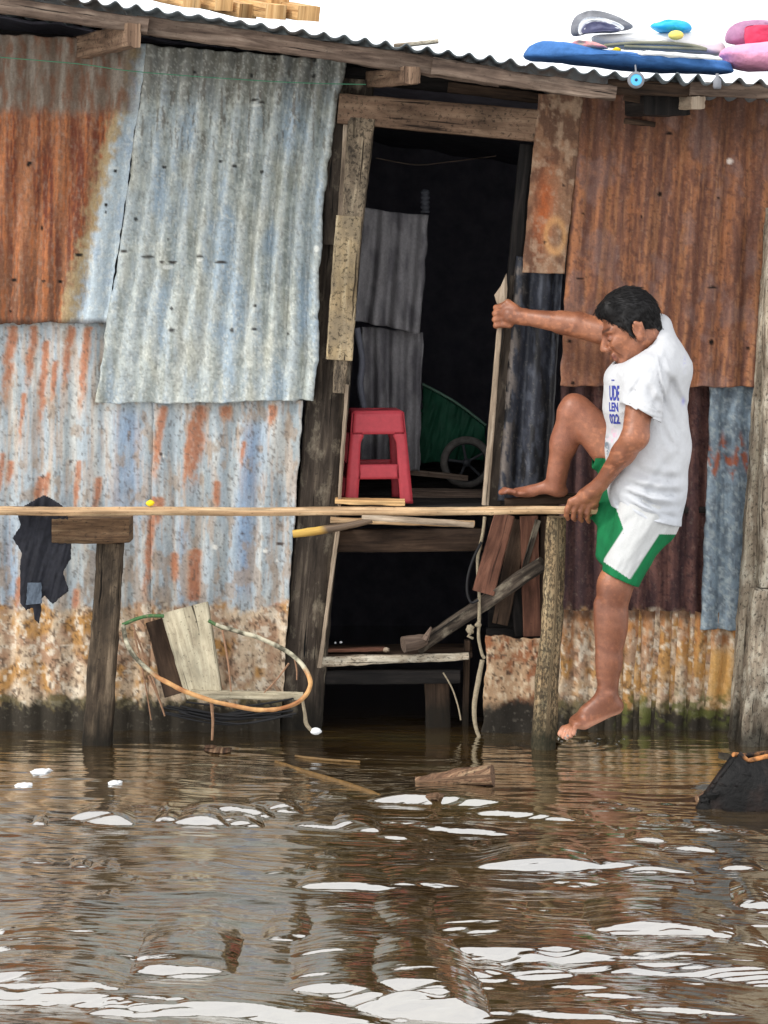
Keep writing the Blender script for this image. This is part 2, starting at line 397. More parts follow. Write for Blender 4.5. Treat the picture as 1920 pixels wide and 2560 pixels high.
def col_S2(X, Y, s, t):
    n = fb(X/22, Y/26, 41, 5, .62); n2 = fb(X/5, Y/6, 43, 4)
    c = bc((158, 167, 169), X)
    c = mx(c, linA((134, 140, 134)), ss(fb(X/11, Y/150, 44, 4), .40, .68)*.8)
    c = mx(c, linA((188, 194, 188)), ss(n, .42, .72)*.55)
    c = mx(c, linA((146, 168, 188)), ss(fb(X/40, Y/160, 45, 4)+.24*np.exp(-((X-590)/60)**2)*ss(Y, 440, 620), .46, .76)*.6)
    c = mx(c, linA((174, 170, 150)), ss(fb(X/24, Y/110, 46, 4), .46, .74)*.4)
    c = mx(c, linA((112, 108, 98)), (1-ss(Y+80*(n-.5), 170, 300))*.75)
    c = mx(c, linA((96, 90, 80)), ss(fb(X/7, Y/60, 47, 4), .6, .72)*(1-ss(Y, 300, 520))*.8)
    c = mx(c, linA((120, 122, 116)), ss(n2, .52, .74)*.6)
    c = mx(c, linA((204, 206, 198)), ss(fb(X/4, Y/7, 49, 3), .58, .74)*.5)
    hol = [(340, 150), (486, 180, 6), (628, 188, 8, .7), (686, 145, 6), (786, 150, 6), (784, 190, 7), (410, 417, 5, 1.6), (551, 403, 4, 1.6), (586, 415, 6, 1.3), (655, 430, 6, 1.2), (339, 548, 6), (421, 598, 4),
           (429, 771, 6), (429, 825, 7, 1.4), (638, 764, 5, 1.3), (580, 825, 7), (636, 823, 5, 2), (700, 1020, 4), (720, 835, 5)]
    c = mx(c, linA((34, 34, 34)), dots(X, Y, hol, 5)*.95)
    tear = [(370, 642, 5, 4), (310, 628, 4, 3), (432, 655, 5, 3), (405, 655, 4, 2), (500, 641, 4, 3), (552, 656, 5, 4), (636, 250, 4, 3.5), (655, 256, 4, 2.4)]
    c = mx(c, linA((52, 50, 46)), dots(X, Y, tear, 4))
    c = mx(c, linA((214, 216, 210)), dots(X, Y, [(420, 668, 7, 2.4), (640, 264, 4, 4), (792, 622, 10), (500, 650, 4, 3)])*.8)
    return c
def col_S3(X, Y, s, t):
    n = fb(X/24, Y/60, 61, 5, .6); n2 = fb(X/5, Y/9, 63, 4)
    c = bc((164, 174, 180), X)
    c = mx(c, linA((188, 188, 182)), ss(fb(X/18, Y/140, 64, 4), .40, .70)*.8)
    c = mx(c, linA((132, 142, 146)), ss(fb(X/12, Y/140, 65, 4), .42, .70)*.7)
    c = mx(c, linA((176, 156, 138)), ss(fb(X/7, Y/110, 68, 3), .5, .72)*.6)
    bl = np.maximum(np.exp(-((X+.08*(Y-1000)-640)/26)**2)*ss(Y, 1040, 1090)*(1-ss(Y, 1440, 1530)), .8*np.exp(-((X-318)/34)**2)*ss(Y, 1000, 1050)*(1-ss(Y, 1250, 1420)))
    bl = np.maximum(bl, .6*np.exp(-((X-30)/26)**2)*ss(Y, 1270, 1330)); bl = np.maximum(bl, .8*np.exp(-((X-455)/16)**2)*ss(Y, 1270, 1330)*0.6)
    c = mx(c, linA((124, 148, 178)), np.clip(bl*(.4+1.0*n), 0, 1)*.8)
    c = mx(c, linA((150, 132, 114)), ss(fb(X/18, Y/40, 66, 4)+.15*ss(Y, 1250, 1500)-.05, .56, .68)*.65)
    ru = np.zeros_like(X)
    for k, (x, y0, y1, w) in enumerate([(32, 812, 1040, 11), (85, 812, 1000, 9), (118, 850, 1120, 8), (176, 812, 1000, 9), (222, 815, 1080, 9), (140, 900, 1020, 6), (60, 980, 1120, 5), (8, 1130, 1260, 6),
                                        (100, 1190, 1270, 9), (120, 1180, 1270, 7), (198, 1150, 1300, 7), (245, 1190, 1290, 8), (406, 1012, 1240, 9), (398, 1240, 1320, 10), (500, 1012, 1260, 16), (478, 1050, 1250, 8), (570, 1012, 1050, 12), (684, 1010, 1060, 10),
                                        (545, 1200, 1280, 8), (50, 1440, 1560, 8), (190, 1470, 1560, 8), (610, 1100, 1170, 5), (388, 1240, 1560, 9), (24, 1150, 1210, 8)]):
        ru = np.maximum(ru, streak(X, Y, x, y0, y1, w, 70+k))
    ru = np.maximum(ru, 1.0*np.exp(-((X-487+.03*(Y-1400))/15)**2)*ss(Y, 1365, 1385)*(1-ss(Y, 1490, 1512))*np.clip(.3+1.3*n, 0, 1)*1.2)
    ru = np.maximum(ru, .9*np.exp(-((X-436)/10)**2)*ss(Y, 1375, 1390)*(1-ss(Y, 1440, 1470)))
    ru = np.maximum(ru, .9*np.exp(-((X-690)/17)**2)*ss(Y, 1500, 1520)*(1-ss(Y, 1570, 1640)))
    ru = np.clip(ru*1.25, 0, 1)
    ru = ru*np.clip(.35+1.1*fb(X/6, Y/9, 67, 4), 0, 1.1); c = mx(c, linA((184, 140, 110)), ss(ru, .05, .6)*.7); c = mx(c, linA((160, 100, 70)), ss(ru, .3, .9)*.75)
    c = mx(c, linA((84, 76, 70)), ss(n2, .62, .74)*.6)
    c = mx(c, linA((216, 214, 206)), dots(X, Y, [(538, 1367, 8), (663, 1377, 7), (692, 1403, 5), (410, 1140, 4)])*.9)
    c = mx(c, linA((60, 44, 36)), dots(X, Y, [(403, 1135, 6), (107, 1192, 6), (175, 1155, 5), (606, 1333, 5), (700, 1360, 6, 2.2)])*.9)
    return mud(X, Y, c, 1512-.0*X, 81, 1752)
def col_R2(X, Y, s, t):
    n = fb(X/20, Y/24, 91, 5, .6); c = bc((132, 100, 78), X)
    c = mx(c, linA((90, 66, 54)), ss(fb(X/18, Y/40, 92, 4)+.25*(1-ss(Y, 300, 420)), .5, .66)*.85)
    c = mx(c, linA((178, 96, 54)), np.clip(np.exp(-((X-1362+.1*(Y-500))/24)**2-((Y-520)/95)**2)*1.5*n+.0, 0, 1)*1.4*.8)
    c = mx(c, linA((158, 134, 112)), ss(n, .52, .68)*.7)
    rr = np.hypot((X-1388)/26, (Y-590)/44); c = mx(c, linA((196, 148, 98)), np.exp(-((rr-.9)/.25)**2)*.7)
    c = mx(c, linA((60, 44, 38)), dots(X, Y, [(1362, 605, 5), (1408, 464, 5), (1375, 263, 4)]))
    return c
def rustcol(X, Y, sd, base=(126, 87, 70), hi=(172, 116, 80), lo=(92, 64, 56), lean=.1, w=13, pale=(184, 132, 92)):
    xx = X+lean*Y
    a = fb(xx/w, Y/260, sd, 3, .55); n = fb(xx/8, Y/24, sd+2, 5, .62)
    c = bc(base, X); c = mx(c, linA(hi), ss(a*.6+n*.4, .42, .72)*.8); c = mx(c, linA(lo), ss(1-a*.6-n*.4, .42, .70)*.7)
    c = mx(c, linA(pale), ss(fb(xx/6, Y/300, sd+4, 3), .52, .76)*.45)
    return mx(c, linA(lo), ss(fb(X/7, Y/8, sd+6, 4), .6, .7)*.6)
def col_R3(X, Y, s, t):
    c = rustcol(X, Y, 101)
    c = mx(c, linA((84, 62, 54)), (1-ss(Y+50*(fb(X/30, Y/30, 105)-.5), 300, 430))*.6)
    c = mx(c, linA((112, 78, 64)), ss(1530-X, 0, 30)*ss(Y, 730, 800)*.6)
    c = mx(c, linA((128, 104, 98)), ss(fb(X/40, Y/60, 108, 4), .54, .7)*.45)
    c = mx(c, linA((26, 20, 18)), dots(X, Y, [(1424, 853, 6, 1.3), (1778, 855, 9), (1650, 485, 7), (1672, 334, 4, 3), (1458, 534, 4), (1603, 542, 4), (1432, 958, 6), (1600, 860, 4), (1780, 718, 4, 4), (1795, 495, 5), (1450, 697, 3, 4), (1870, 870, 5)]))
    c = mx(c, linA((226, 214, 204)), dots(X, Y, [(1825, 403, 9)]))
    return c
def col_R1(X, Y, s, t):
    n = fb(X/10, Y/30, 111, 5, .62); c = bc((40, 43, 52), X); c = mx(c, linA((70, 74, 84)), ss(n, .5, .66)*.8)
    c = mx(c, linA((20, 20, 24)), ss(fb(X/12, Y/90, 113, 3), .54, .64)); c = mx(c, linA((118, 108, 100)), (1-ss(s, .05, .3))*ss(fb(X/9, Y/26, 115), .45, .6)*.9)
    return c
def col_R4(X, Y, s, t):
    c = rustcol(X, Y, 121, (84, 60, 58), (114, 80, 72), (48, 36, 40), .06, 15, (110, 80, 72))
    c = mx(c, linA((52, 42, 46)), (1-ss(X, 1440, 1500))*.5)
    return mud(X, Y, c, 1530, 131, 1762, .8, orange=.0)
def col_R6(X, Y, s, t):
    c = rustcol(X, Y, 151)
    c = mud(X, Y, c, 1400, 153, 1768, .85)
    o = ss(fb(X/9, Y/20, 155, 4)-.30*ss(Y, 1560, 1680), .34, .62)*.75
    c = mx(c, linA((168, 112, 64)), o*(1-ss(Y, 1640, 1700)))
    c = mx(c, linA((66, 46, 36)), (1-ss(Y+20*(fb(X/9, Y*0, 4)-.5), 1534, 1560))*.8)
    ye = np.exp(-((X-1800)/38)**2)*ss(Y, 1600, 1650)*(1-ss(Y, 1720, 1790)); c = mx(c, linA((196, 150, 82)), np.clip(ye*1.3, 0, 1)*.85)
    gr = ss(Y, 1700, 1760)*(1-ss(Y, 1800, 1830))*ss(X, 1500, 1560)*ss(fb(X/22, Y/18, 157, 4), .45, .6); c = mx(c, linA((88, 92, 44)), gr*.8)
    return c
def col_R5(X, Y, s, t):
    n = fb(X/8, Y/10, 141, 4, .65); c = bc((122, 138, 150), X)
    c = mx(c, linA((84, 94, 104)), ss(fb(X/8, Y/20, 142, 4), .36, .68)*.75); c = mx(c, linA((168, 178, 180)), ss(n, .46, .72)*.7)
    e = np.abs(((X-1786)/44) % 1-.5)*2
    ru = ss(Y, 1060+70*e, 1110+60*e)*(1-ss(Y, 1125+60*e, 1150+60*e)); c = mx(c, linA((160, 82, 46)), ru*.9*ss(fb(X/14, Y/16, 145), .38, .5))
    return c
def col_RB(X, Y, s, t):
    c = bc((168, 138, 108), X); n = fb(X/26+Y/60, Y/40, 161, 5, .6)
    c = mx(c, linA((138, 86, 56)), ss(n, .48, .6)*.9); c = mx(c, linA((204, 184, 156)), ss(fb(X/8, Y/14, 163, 4), .56, .7)*.7)
    c = mx(c, linA((60, 44, 34)), ss(fb(X/6, Y/9, 165, 4), .6, .7)*.8)
    return mud(X, Y, c, 1900, 131, 1740) if False else mx(c, linA((38, 34, 28)), ss(Y+60*(n-.5), 1735, 1775))

# ================================================================== HOUSE
H = thing('stilt_house', (0, 0, 0), 'stilt house walled with patched rusty and grey corrugated iron, its narrow doorway open', 'house')
# sheets, back to front
sheet('wall_sheet', H, (-330, 780), (402, 812), (392, 1862), (-330, 1862), .022, 9.6, .0075, col_S3, M['crust'], label='blue grey lower wall sheet with rust streaks and silt crust', seed=3,
      flat=lambda X, Y, s, t: .75+.25*ss(Y, 1500, 1600))
sheet('wall_sheet', H, (384, 960), (758, 1000), (698, 1862), (372, 1862), .008, 5.2, .0085, col_S3, M['crust'], label='lower wall sheet with blue patch and rust blocks', seed=4)
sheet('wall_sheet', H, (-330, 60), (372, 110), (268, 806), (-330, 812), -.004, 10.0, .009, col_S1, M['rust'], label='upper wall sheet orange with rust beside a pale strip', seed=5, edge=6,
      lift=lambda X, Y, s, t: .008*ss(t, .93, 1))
def crv(s, t): return -14*np.sin(np.pi*t)*(1-s)*0+10*np.sin(np.pi*t)*s
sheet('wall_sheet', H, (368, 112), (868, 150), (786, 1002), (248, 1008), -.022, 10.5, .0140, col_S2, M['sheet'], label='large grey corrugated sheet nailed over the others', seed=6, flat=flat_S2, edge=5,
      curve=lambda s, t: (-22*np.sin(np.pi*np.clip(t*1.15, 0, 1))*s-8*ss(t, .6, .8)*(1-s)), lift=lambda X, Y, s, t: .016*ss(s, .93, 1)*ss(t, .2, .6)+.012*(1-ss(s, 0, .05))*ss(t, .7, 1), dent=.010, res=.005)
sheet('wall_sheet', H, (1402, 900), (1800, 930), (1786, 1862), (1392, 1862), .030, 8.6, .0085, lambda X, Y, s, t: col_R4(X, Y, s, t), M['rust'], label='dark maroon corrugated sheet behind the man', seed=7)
sheet('wall_sheet', H, (1404, 1524), (1872, 1532), (1842, 1866), (1394, 1866), .016, 11, .0085, col_R6, M['crust'], label='silt crusted bottom sheet with orange rust and green algae', seed=8, edge=6)
sheet('wall_sheet', H, (1776, 930), (1920, 935), (1898, 1580), (1752, 1572), -.010, 2.6, .010, col_R5, M['sheet'], label='narrow mottled galvanised strip', seed=9)
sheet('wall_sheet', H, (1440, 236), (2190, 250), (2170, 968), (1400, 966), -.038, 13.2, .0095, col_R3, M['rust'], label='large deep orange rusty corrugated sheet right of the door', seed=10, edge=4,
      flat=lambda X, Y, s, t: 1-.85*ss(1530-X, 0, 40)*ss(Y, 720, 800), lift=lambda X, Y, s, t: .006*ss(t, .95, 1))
sheet('wall_sheet', H, (1880, 940), (2190, 940), (2170, 1866), (1840, 1866), .034, 5, .008, col_R6, M['crust'], label='lower sheet behind the right posts', seed=12)
sheet('wall_sheet', H, (1290, 640), (1408, 650), (1372, 1262), (1238, 1250), .006, 2.0, .013, col_R1, M['sheet'], label='narrow black corrugated sheet beside the door', seed=13, edge=3)
sheet('wall_sheet', H, (1346, 232), (1458, 240), (1412, 684), (1304, 682), -.056, 1.5, .003, col_R2, M['rust'], label='flat rusty strip nailed beside the lintel', seed=14, edge=3, dent=.006)
sheet('wall_panel', H, (1214, 1588), (1352, 1596), (1338, 1866), (1206, 1866), -.004, 1.4, .004, col_RB, M['crust'], label='tan and brown weathered panel under the ledge', seed=15, edge=9, dent=.012, thick=.012)
def pbeam(name, a, b, w, y, th, mat, parent=H, w1=None, label=None, y1=None, rough=.003, bend=0.0, mb=None, **k):
    s0 = (CAMD+y)/F_PX; yy1 = y if y1 is None else y1; s1 = (CAMD+yy1)/F_PX
    m = mb or MB(); add_beam(m, W(a[0], a[1], y), W(b[0], b[1], yy1), w*s0, th, (w if w1 is None else w1)*s1, th, rough=rough, bend=bend, **k)
    return m if mb else obj(name, m.mesh(name), M[mat], parent, label)
# timbers of the doorway
pbeam('corner_post', (884, 200), (745, 1900), 104, .07, .10, 'darkpost', w1=104, rough=.005, label='large dark post left of the doorway')
pbeam('backing_board', (846, 300), (832, 612), 52, .0, .012, 'darkpost', w1=48)
pbeam('batten', (866, 312), (848, 616), 14, -.018, .014, 'pale', w1=16)
pbeam('door_jamb', (904, 296), (846, 982), 66, -.040, .035, 'jamb', w1=30, rough=.004, label='flaking dark and pale jamb board')
pbeam('door_jamb', (872, 540), (848, 900), 62, -.062, .012, 'jamb2', w1=66, rough=.004, label='short yellowed board nailed on the jamb')
pbeam('door_lining', (868, 960), (848, 1262), 9, .02, .10, 'pale', w1=8)
pbeam('door_lining', (848, 1300), (800, 1664), 10, .02, .10, 'pale', w1=10)
pbeam('lintel', (846, 271), (1342, 315), 74, -.030, .05, 'lintel', w1=80, rough=.002, label='broad brown lintel board over the doorway')
pbeam('beam', (846, 185), (1345, 232), 40, .06, .05, 'blackwood')
pbeam('beam', (1120, 218), (1345, 246), 26, .02, .03, 'dimwood')
pbeam('door_frame', (1316, 362), (1232, 1262), 34, .04, .05, 'blackwood', w1=34)
pbeam('door_frame', (1288, 690), (1230, 1262), 24, .012, .03, 'darkpost', w1=44)
# splintered pale batten the man grips
mb = MB(); add_beam(mb, W(1250, 800, -.025), W(1213, 1262, -.01), .0155, .03, .024, .03, rough=.0018)
obj('edge_batten', mb.mesh('edge_batten'), M['pale'], H, 'thin pale batten down the right edge of the doorway')
poly = [WA(*p, -.03) for p in [(1266, 684), (1268, 720), (1264, 790), (1256, 812), (1243, 812), (1246, 770), (1236, 738), (1252, 716)]]
obj('splinter', prism(poly, -.036, -.012).mesh('splinter', False), M['pale'], H)
# leaning dark boards behind the ledge
for a, b, w, mt, yy in [((1302, 1300), (1250, 1560), 40, 'dimwood', .05), ((1322, 1290), (1330, 1590), 44, 'redwood', .035), ((1368, 1290), (1362, 1580), 34, 'dimwood', .06), ((1285, 1300), (1300, 1590), 30, 'blackwood', .07), ((1345, 1300), (1300, 1460), 14, 'darkpost', .02)]:
    pbeam('infill_board', a, b, w, yy, .018, mt)
mb = MB(); pbeam('', (1215, 1600), (1395, 1604), 60, .09, .02, 'blackwood', mb=mb); pbeam('', (1220, 1420), (1400, 1420), 330, .12, .02, 'blackwood', mb=mb)
obj('backing_board', mb.mesh('backing_board'), M['blackwood'], H)
# floor structure
fz = .775
mb = MB(); add_beam(mb, W(838, 1352, .06), W(1205, 1348, .06), .075, .06, rough=.003); obj('floor_joist', mb.mesh('floor_joist'), M['dimwood'], H)
mb = MB()
for i in range(22):
    y = .08+i*.105; add_beam(mb, (-1.72, y, fz-.012+.004*(i % 3)), (1.72, y, fz-.012+.004*((i+1) % 2)), .1, .022, up=(0, 0, 1), n=30)
obj('floor', mb.mesh('floor'), M['floorin'], H)
pbeam('threshold_board', (838, 1252), (1012, 1256), 12, -.02, .09, 'newwood')
pbeam('threshold_board', (826, 1300), (1186, 1309), 12, -.05, .05, 'bamboo')
# low shelf platform under the door
mb = MB(); add_beam(mb, W(800, 1654, .02), W(1172, 1640, .02), .034, .03, .02, .03, rough=.004); obj('shelf_edge', mb.mesh('shelf_edge'), M['palepost'], H)
mb = MB()
for i in range(6): add_beam(mb, W(806, 1640-i*4, .06+i*.055), W(1180, 1636-i*4, .06+i*.055), .014, .05, rough=.003, n=14)
obj('shelf_planks', mb.mesh('shelf_planks'), M['dimwood'], H)
pbeam('shelf_beam', (806, 1692), (1150, 1690), 34, .05, .03, 'blackwood'); pbeam('shelf_post', (1092, 1700), (1098, 1860), 62, .10, .05, 'dimwood'); pbeam('shelf_post', (1168, 1600), (1162, 1860), 16, .12, .03, 'dimwood')
# enclosure: back, sides, coloured dark to stand for the unlit room
def box(x0, x1, y0, y1, z0, z1, n=12):
    m = MB(); v = [(x, y, z) for x in (x0, x1) for y in (y0, y1) for z in (z0, z1)]
    m.add([Vector(p) for p in v], [(0, 1, 3, 2), (4, 6, 7, 5), (0, 4, 5, 1), (2, 3, 7, 6), (0, 2, 6, 4), (1, 5, 7, 3)]); return m
obj('back_wall', box(-1.79, 1.79, 2.40, 2.44, -.4, 2.30).mesh('back_wall', False), M['roomshade'], H)
obj('side_wall', box(-1.83, -1.80, .06, 2.44, -.4, 2.46).mesh('side_wall', False), M['roomshade'], H)
obj('side_wall', box(1.68, 1.71, .06, 2.44, -.4, 2.16).mesh('side_wall', False), M['roomshade'], H)
# black beam added inside, just below the eave, so the gap under the roof reads black
mb = MB(); pbeam('', (-300, 62), (1400, 208), 24, .10, .05, 'blackwood', mb=mb); obj('gap_shade_beam', mb.mesh('gap_shade_beam'), M['blackwood'], H)
# eave
RP = [(-400, -84), (0, -30), (370, 20), (750, 76), (1340, 164), (1560, 184), (1920, 206), (2300, 226)]
def roofpy(px): return np.interp(px, [p[0] for p in RP], [p[1] for p in RP])
mb = MB()
pts = [(-400, -40), (0, 10), (375, 66), (760, 108), (1000, 148), (1250, 196), (1532, 232)]
for i in range(len(pts)-1):
    pass
mb = MB(); pbeam('', (-330, -36), (372, 66), 40, -.425, .045, 'grey', mb=mb, rough=.004); obj('eave_beam', mb.mesh('eave_beam'), M['grey'], H, 'grey weathered eave beam, left length')
mb = MB(); pbeam('', (340, 62), (1250, 194), 44, -.40, .045, 'grey', mb=mb, w1=46, rough=.006, bend=-.006); obj('eave_beam', mb.mesh('eave_beam'), M['grey'], H, 'brown eave beam over the doorway')
mb = MB(); pbeam('', (1080, 164), (1540, 234), 40, -.43, .03, 'grey', mb=mb, w1=34, rough=.007, bend=.004); obj('eave_beam', mb.mesh('eave_beam'), M['grey'], H)
mb = MB(); pbeam('', (1520, 216), (1740, 226), 34, -.38, .03, 'dimwood', mb=mb, rough=.005); obj('eave_beam', mb.mesh('eave_beam'), M['dimwood'], H)
mb = MB(); pbeam('', (1724, 222), (2200, 240), 34, -.40, .04, 'grey', mb=mb, rough=.004); obj('eave_beam', mb.mesh('eave_beam'), M['grey'], H)
for (a, ya), (b, yb), w, h, mt in [(((335, 88), -.462), ((192, 122), .06), .046, .078, 'lintel'), (((1030, 188), -.455), ((930, 200), .06), .056, .056, 'lintel'), (((1746, 257), -.43), ((1640, 262), .06), .048, .042, 'pale'),
                                   (((1668, 262), -.30), ((1600, 268), .06), .16, .07, 'blackwood')]:
    mb = MB(); add_beam(mb, W(*a, ya), W(*b, yb), w, h, up=(0, 0, 1), rough=.003)
    obj('rafter', mb.mesh('rafter'), M[mt], H, 'rafter end sticking out under the eave' if mt != 'blackwood' else 'dark box beam behind the eave')
for q in [((1560, 235), (1700, 262), 30, -.25), ((1560, 302), (1638, 312), 12, -.05)]:
    pbeam('brace_board', q[0], q[1], q[2], q[3], .02, 'dimwood')
# roof: corrugated, almost level, falling a little to the back
nx, ny = 1300, 26
xs = np.linspace(-1.98, 1.98, nx); ys = np.concatenate([np.linspace(-.47, -.3, 10), np.linspace(-.25, 2.5, ny-10)])
gx, gy = np.meshgrid(xs, ys); pxs = gx*F_PX/(CAMD-.47)+960
_, zr = WA(pxs, roofpy(pxs), -.47)
amp = .0078*(1+.6*ss(pxs, 1350, 1500))*(.6+.8*fb(gx*5, gx*0, 207, 2))
wv = np.sin(gx*2*np.pi/.068+1)+.15*np.sin(gx*2*np.pi/.068*2)
gz = zr+.007*(vn(np.floor((gx+.2)/.66)*7.7, gx*0, 209)-.5)+amp*wv*(1+.35*(fb(gx*9, gy*0+2, 211, 2)-.5))-.045*(gy+.47)+.006*(fb(gx*4, gy*2, 201)-.5)
c = bc((112, 122, 128), gx); c = mx(c, linA((92, 80, 70)), ss(fb(gx*9, gy*9, 203), .5, .7)*.6)
i = np.arange(ny-1)[:, None]*nx+np.arange(nx-1)[None, :]
o = obj('roof', mesh_np('roof', np.stack([gx, gy, gz], -1).reshape(-1, 3), np.stack([i, i+1, i+nx+1, i+nx], -1).reshape(-1, 4), uv=np.stack([gx, gy], -1).reshape(-1, 2), col=c.reshape(-1, 3)), M['sheet'], H, 'corrugated iron roof sheets with wavy edge')
so = o.modifiers.new('thickness', 'SOLIDIFY'); so.thickness = .002
o = obj('ceiling_lining', mesh_np('ceiling_lining', np.stack([gx, gy+.62*(1-(gy+.47)/2.97), gz-.035], -1)[:, ::30].reshape(-1, 3), (lambda a, b: np.stack([a, a+1, a+b+1, a+b], -1).reshape(-1, 4))(np.arange(ny-1)[:, None]*len(xs[::30])+np.arange(len(xs[::30])-1)[None, :], len(xs[::30]))), M['roomshade'], H)
so = o.modifiers.new('thickness', 'SOLIDIFY'); so.thickness = .01

# ================================================================== loose things
def single(name, mb, mat, label, cat, group=None, smooth=True):
    return tag(obj(name, mb.mesh(name, smooth), M[mat] if isinstance(mat, str) else mat), label, cat, group)
# long bamboo rail
mb = MB(); kn = [(.0+.001, 0, 1)]+[(x, .0016, .005) for x in [.10, .17, .27, .55, .80, .90, 1.25, 1.55, 1.87, 2.19]]
P0 = W(-180, 1276, -.33); P1 = W(1516, 1275, -.33)
add_tube(mb, [P0.lerp(P1, t) + Vector((0, 0, -.004*math.sin(math.pi*t)+.0012*math.sin(t*23))) for t in np.linspace(0, 1, 130)], [.0155-.002*t for t in np.linspace(0, 1, 130)], 14, .0007, knots=kn)
single('bamboo_pole', mb, 'bamboo', 'long level bamboo pole across the front of the house, gripped by the man', 'pole')
# left support
t_ = thing('support_post', W(240, 1830, -.27), 'weathered squared post with a wooden block on top, left under the bamboo pole', 'post', 'posts carrying the bamboo pole')
mb = MB(); pbeam('', (277, 1356), (238, 1940), 62, -.20, .075, 'darkpost', mb=mb, w1=70, rough=.006); obj('post', mb.mesh('post'), M['brightpost'], t_)
mb = MB(); pbeam('', (136, 1322), (328, 1322), 62, -.235, .13, 'barkblk', mb=mb, rough=.004); obj('cap_block', mb.mesh('cap_block'), M['barkblk'], t_)
mb = MB(); add_tube(mb, [W(x, y, -.27) for x, y in [(1391, 1292), (1386, 1420), (1380, 1560), (1368, 1700), (1356, 1940)]], [.033, .035, .036, .040, .043], 18, .0035, sub=5)
single('support_post', mb, 'tanpost', 'round tan pole with black spots standing in the water beside the man', 'post', 'posts carrying the bamboo pole')
mb = MB(); add_tube(mb, [W(x, y, -.16) for x, y in [(1262, 1258), (1330, 1252), (1420, 1246), (1450, 1246)]], [.016, .018, .019, .018], 12, .002, sub=5)
single('foot_log', mb, 'dimwood', "thin brown log just above the bamboo pole with the man's raised foot resting on it", 'log')
# split bamboo and boards under the pole
mb = MB(); add_tube(mb, [W(x, y, -.12) for x, y in [(732, 1335), (800, 1326), (860, 1316), (930, 1300)]], [.013, .015, .013, .010], 12, .0015, sub=5)
me = mb.mesh('split_bamboo')
m_, nt, b = newmat('yellow_tipped_bamboo'); n = N(nt); ge = n.add('ShaderNodeNewGeometry'); sx = n.add('ShaderNodeSeparateXYZ'); n.link(ge.outputs['Position'], sx.inputs[0])
co = n.coords(True); g = n.noise(n.mapping(co, (60, 5, 1)), 1, 6)
xn = n.math('ADD', sx.outputs['X'], n.math('MULTIPLY', g, .05))
n.link(n.mix(n.ramp(n.math('MULTIPLY', n.math('ADD', xn, .22), 6.0), [(.15, (0, 0, 0)), (.3, (1, 1, 1))]), n.ramp(g, [(.3, lin((150, 112, 50))), (.7, lin((214, 176, 84)))]), n.ramp(g, [(.3, lin((58, 46, 38))), (.7, lin((122, 100, 78)))])), b.inputs['Base Color'])
b.inputs['Roughness'].default_value = .6; M['ytip'] = m_
tag(obj('split_bamboo', me, M['ytip']), 'short split bamboo with a yellow end, slanted just below the long pole', 'bamboo')
mb = MB(); pbeam('', (905, 1292), (1184, 1312), 13, -.115, .03, 'pale', mb=mb, w1=14); single('loose_batten', mb, 'pale', 'thin pale batten lying just under the long bamboo pole in front of the doorway', 'batten')
# hanging brown plank, diagonal timber
mb = MB(); pbeam('', (1262, 1285), (1208, 1482), 50, -.07, .016, 'redwood', mb=mb, w1=56, rough=.003); single('hanging_plank', mb, 'redwood', 'reddish brown plank hanging slanted below the raised foot, right edge of the doorway', 'plank')
mb = MB(); add_beam(mb, W(1045, 1618, .06), W(1358, 1408, -.12), .046, .045, rough=.004); single('diagonal_timber', mb, 'darkpost', 'grey squared timber leaning diagonally from the low shelf up to the spotted pole', 'timber')
mb = MB(); add_tube(mb, [W(1008, 1612, -.02), W(1040, 1606, .0), W(1068, 1598, .06)], [.029, .027, .018], 16, .002, sub=4)
add_beam(mb, W(1062, 1600, .0), W(1078, 1568, .0), .022, .01, .006, .006)
single('log_stub', mb, M['grey'], 'short grey hollow log stub lying on the low shelf under the doorway', 'log')
m_dr = M['redwood']
mb = MB(); add_beam(mb, W(818, 1626, .05), W(962, 1622, .05), .012, .03); single('shelf_stick', mb, 'redwood', 'thin red brown stick lying on the low shelf, left end under the doorway', 'stick')
mb = MB(); add_ell(mb, W(852, 1606, .1), (.006, .006, .004), 8, 6); add_ell(mb, W(838, 1607, .1), (.004, .004, .004), 8, 6); single('white_crumb', mb, 'white', 'tiny white scrap lying on the low shelf beside the dark post', 'scrap')
mb = MB(); add_ell(mb, W(966, 1624, .03), (.012, .01, .008), 10, 6, .3); single('paper_scrap', mb, M['pale'], 'crumpled pale scrap in the middle of the low shelf under the doorway', 'scrap')
# ropes by the right jamb
mb = MB(); add_tube(mb, [W(x, y, -.06) for x, y in [(1212, 1292), (1206, 1340), (1194, 1400), (1198, 1480), (1198, 1555), (1196, 1590), (1204, 1632), (1212, 1646)]], .0058, 8, .0008, sub=6)
t_ = thing('jamb_rope', W(1200, 1650, -.05), 'pale knotted rope hanging down the right edge of the opening into the water', 'rope')
obj('rope', mb.mesh('rope'), M['rope'], t_)
mb = MB(); add_ell(mb, W(1176, 1574, -.065), (.013, .01, .016), 12, 8, .4); add_ell(mb, W(1196, 1562, -.065), (.012, .01, .010), 12, 8, .4); add_tube(mb, [W(1176, 1584, -.065), W(1170, 1590, -.07), W(1182, 1596, -.06)], .005, 6); obj('knot', mb.mesh('knot'), M['rope'], t_)
mb = MB(); add_tube(mb, [W(x, y, -.07) for x, y in [(1206, 1650), (1196, 1700), (1186, 1760), (1188, 1810), (1200, 1846), (1216, 1862)]], [.008, .009, .0085, .007, .006, .005], 8, .0008, sub=6); obj('rope', mb.mesh('rope'), M['rope'], t_)
mat_black = mat_plain('black_rubber', (24, 24, 26), .6, .3, 30, .1); M['black'] = mat_black
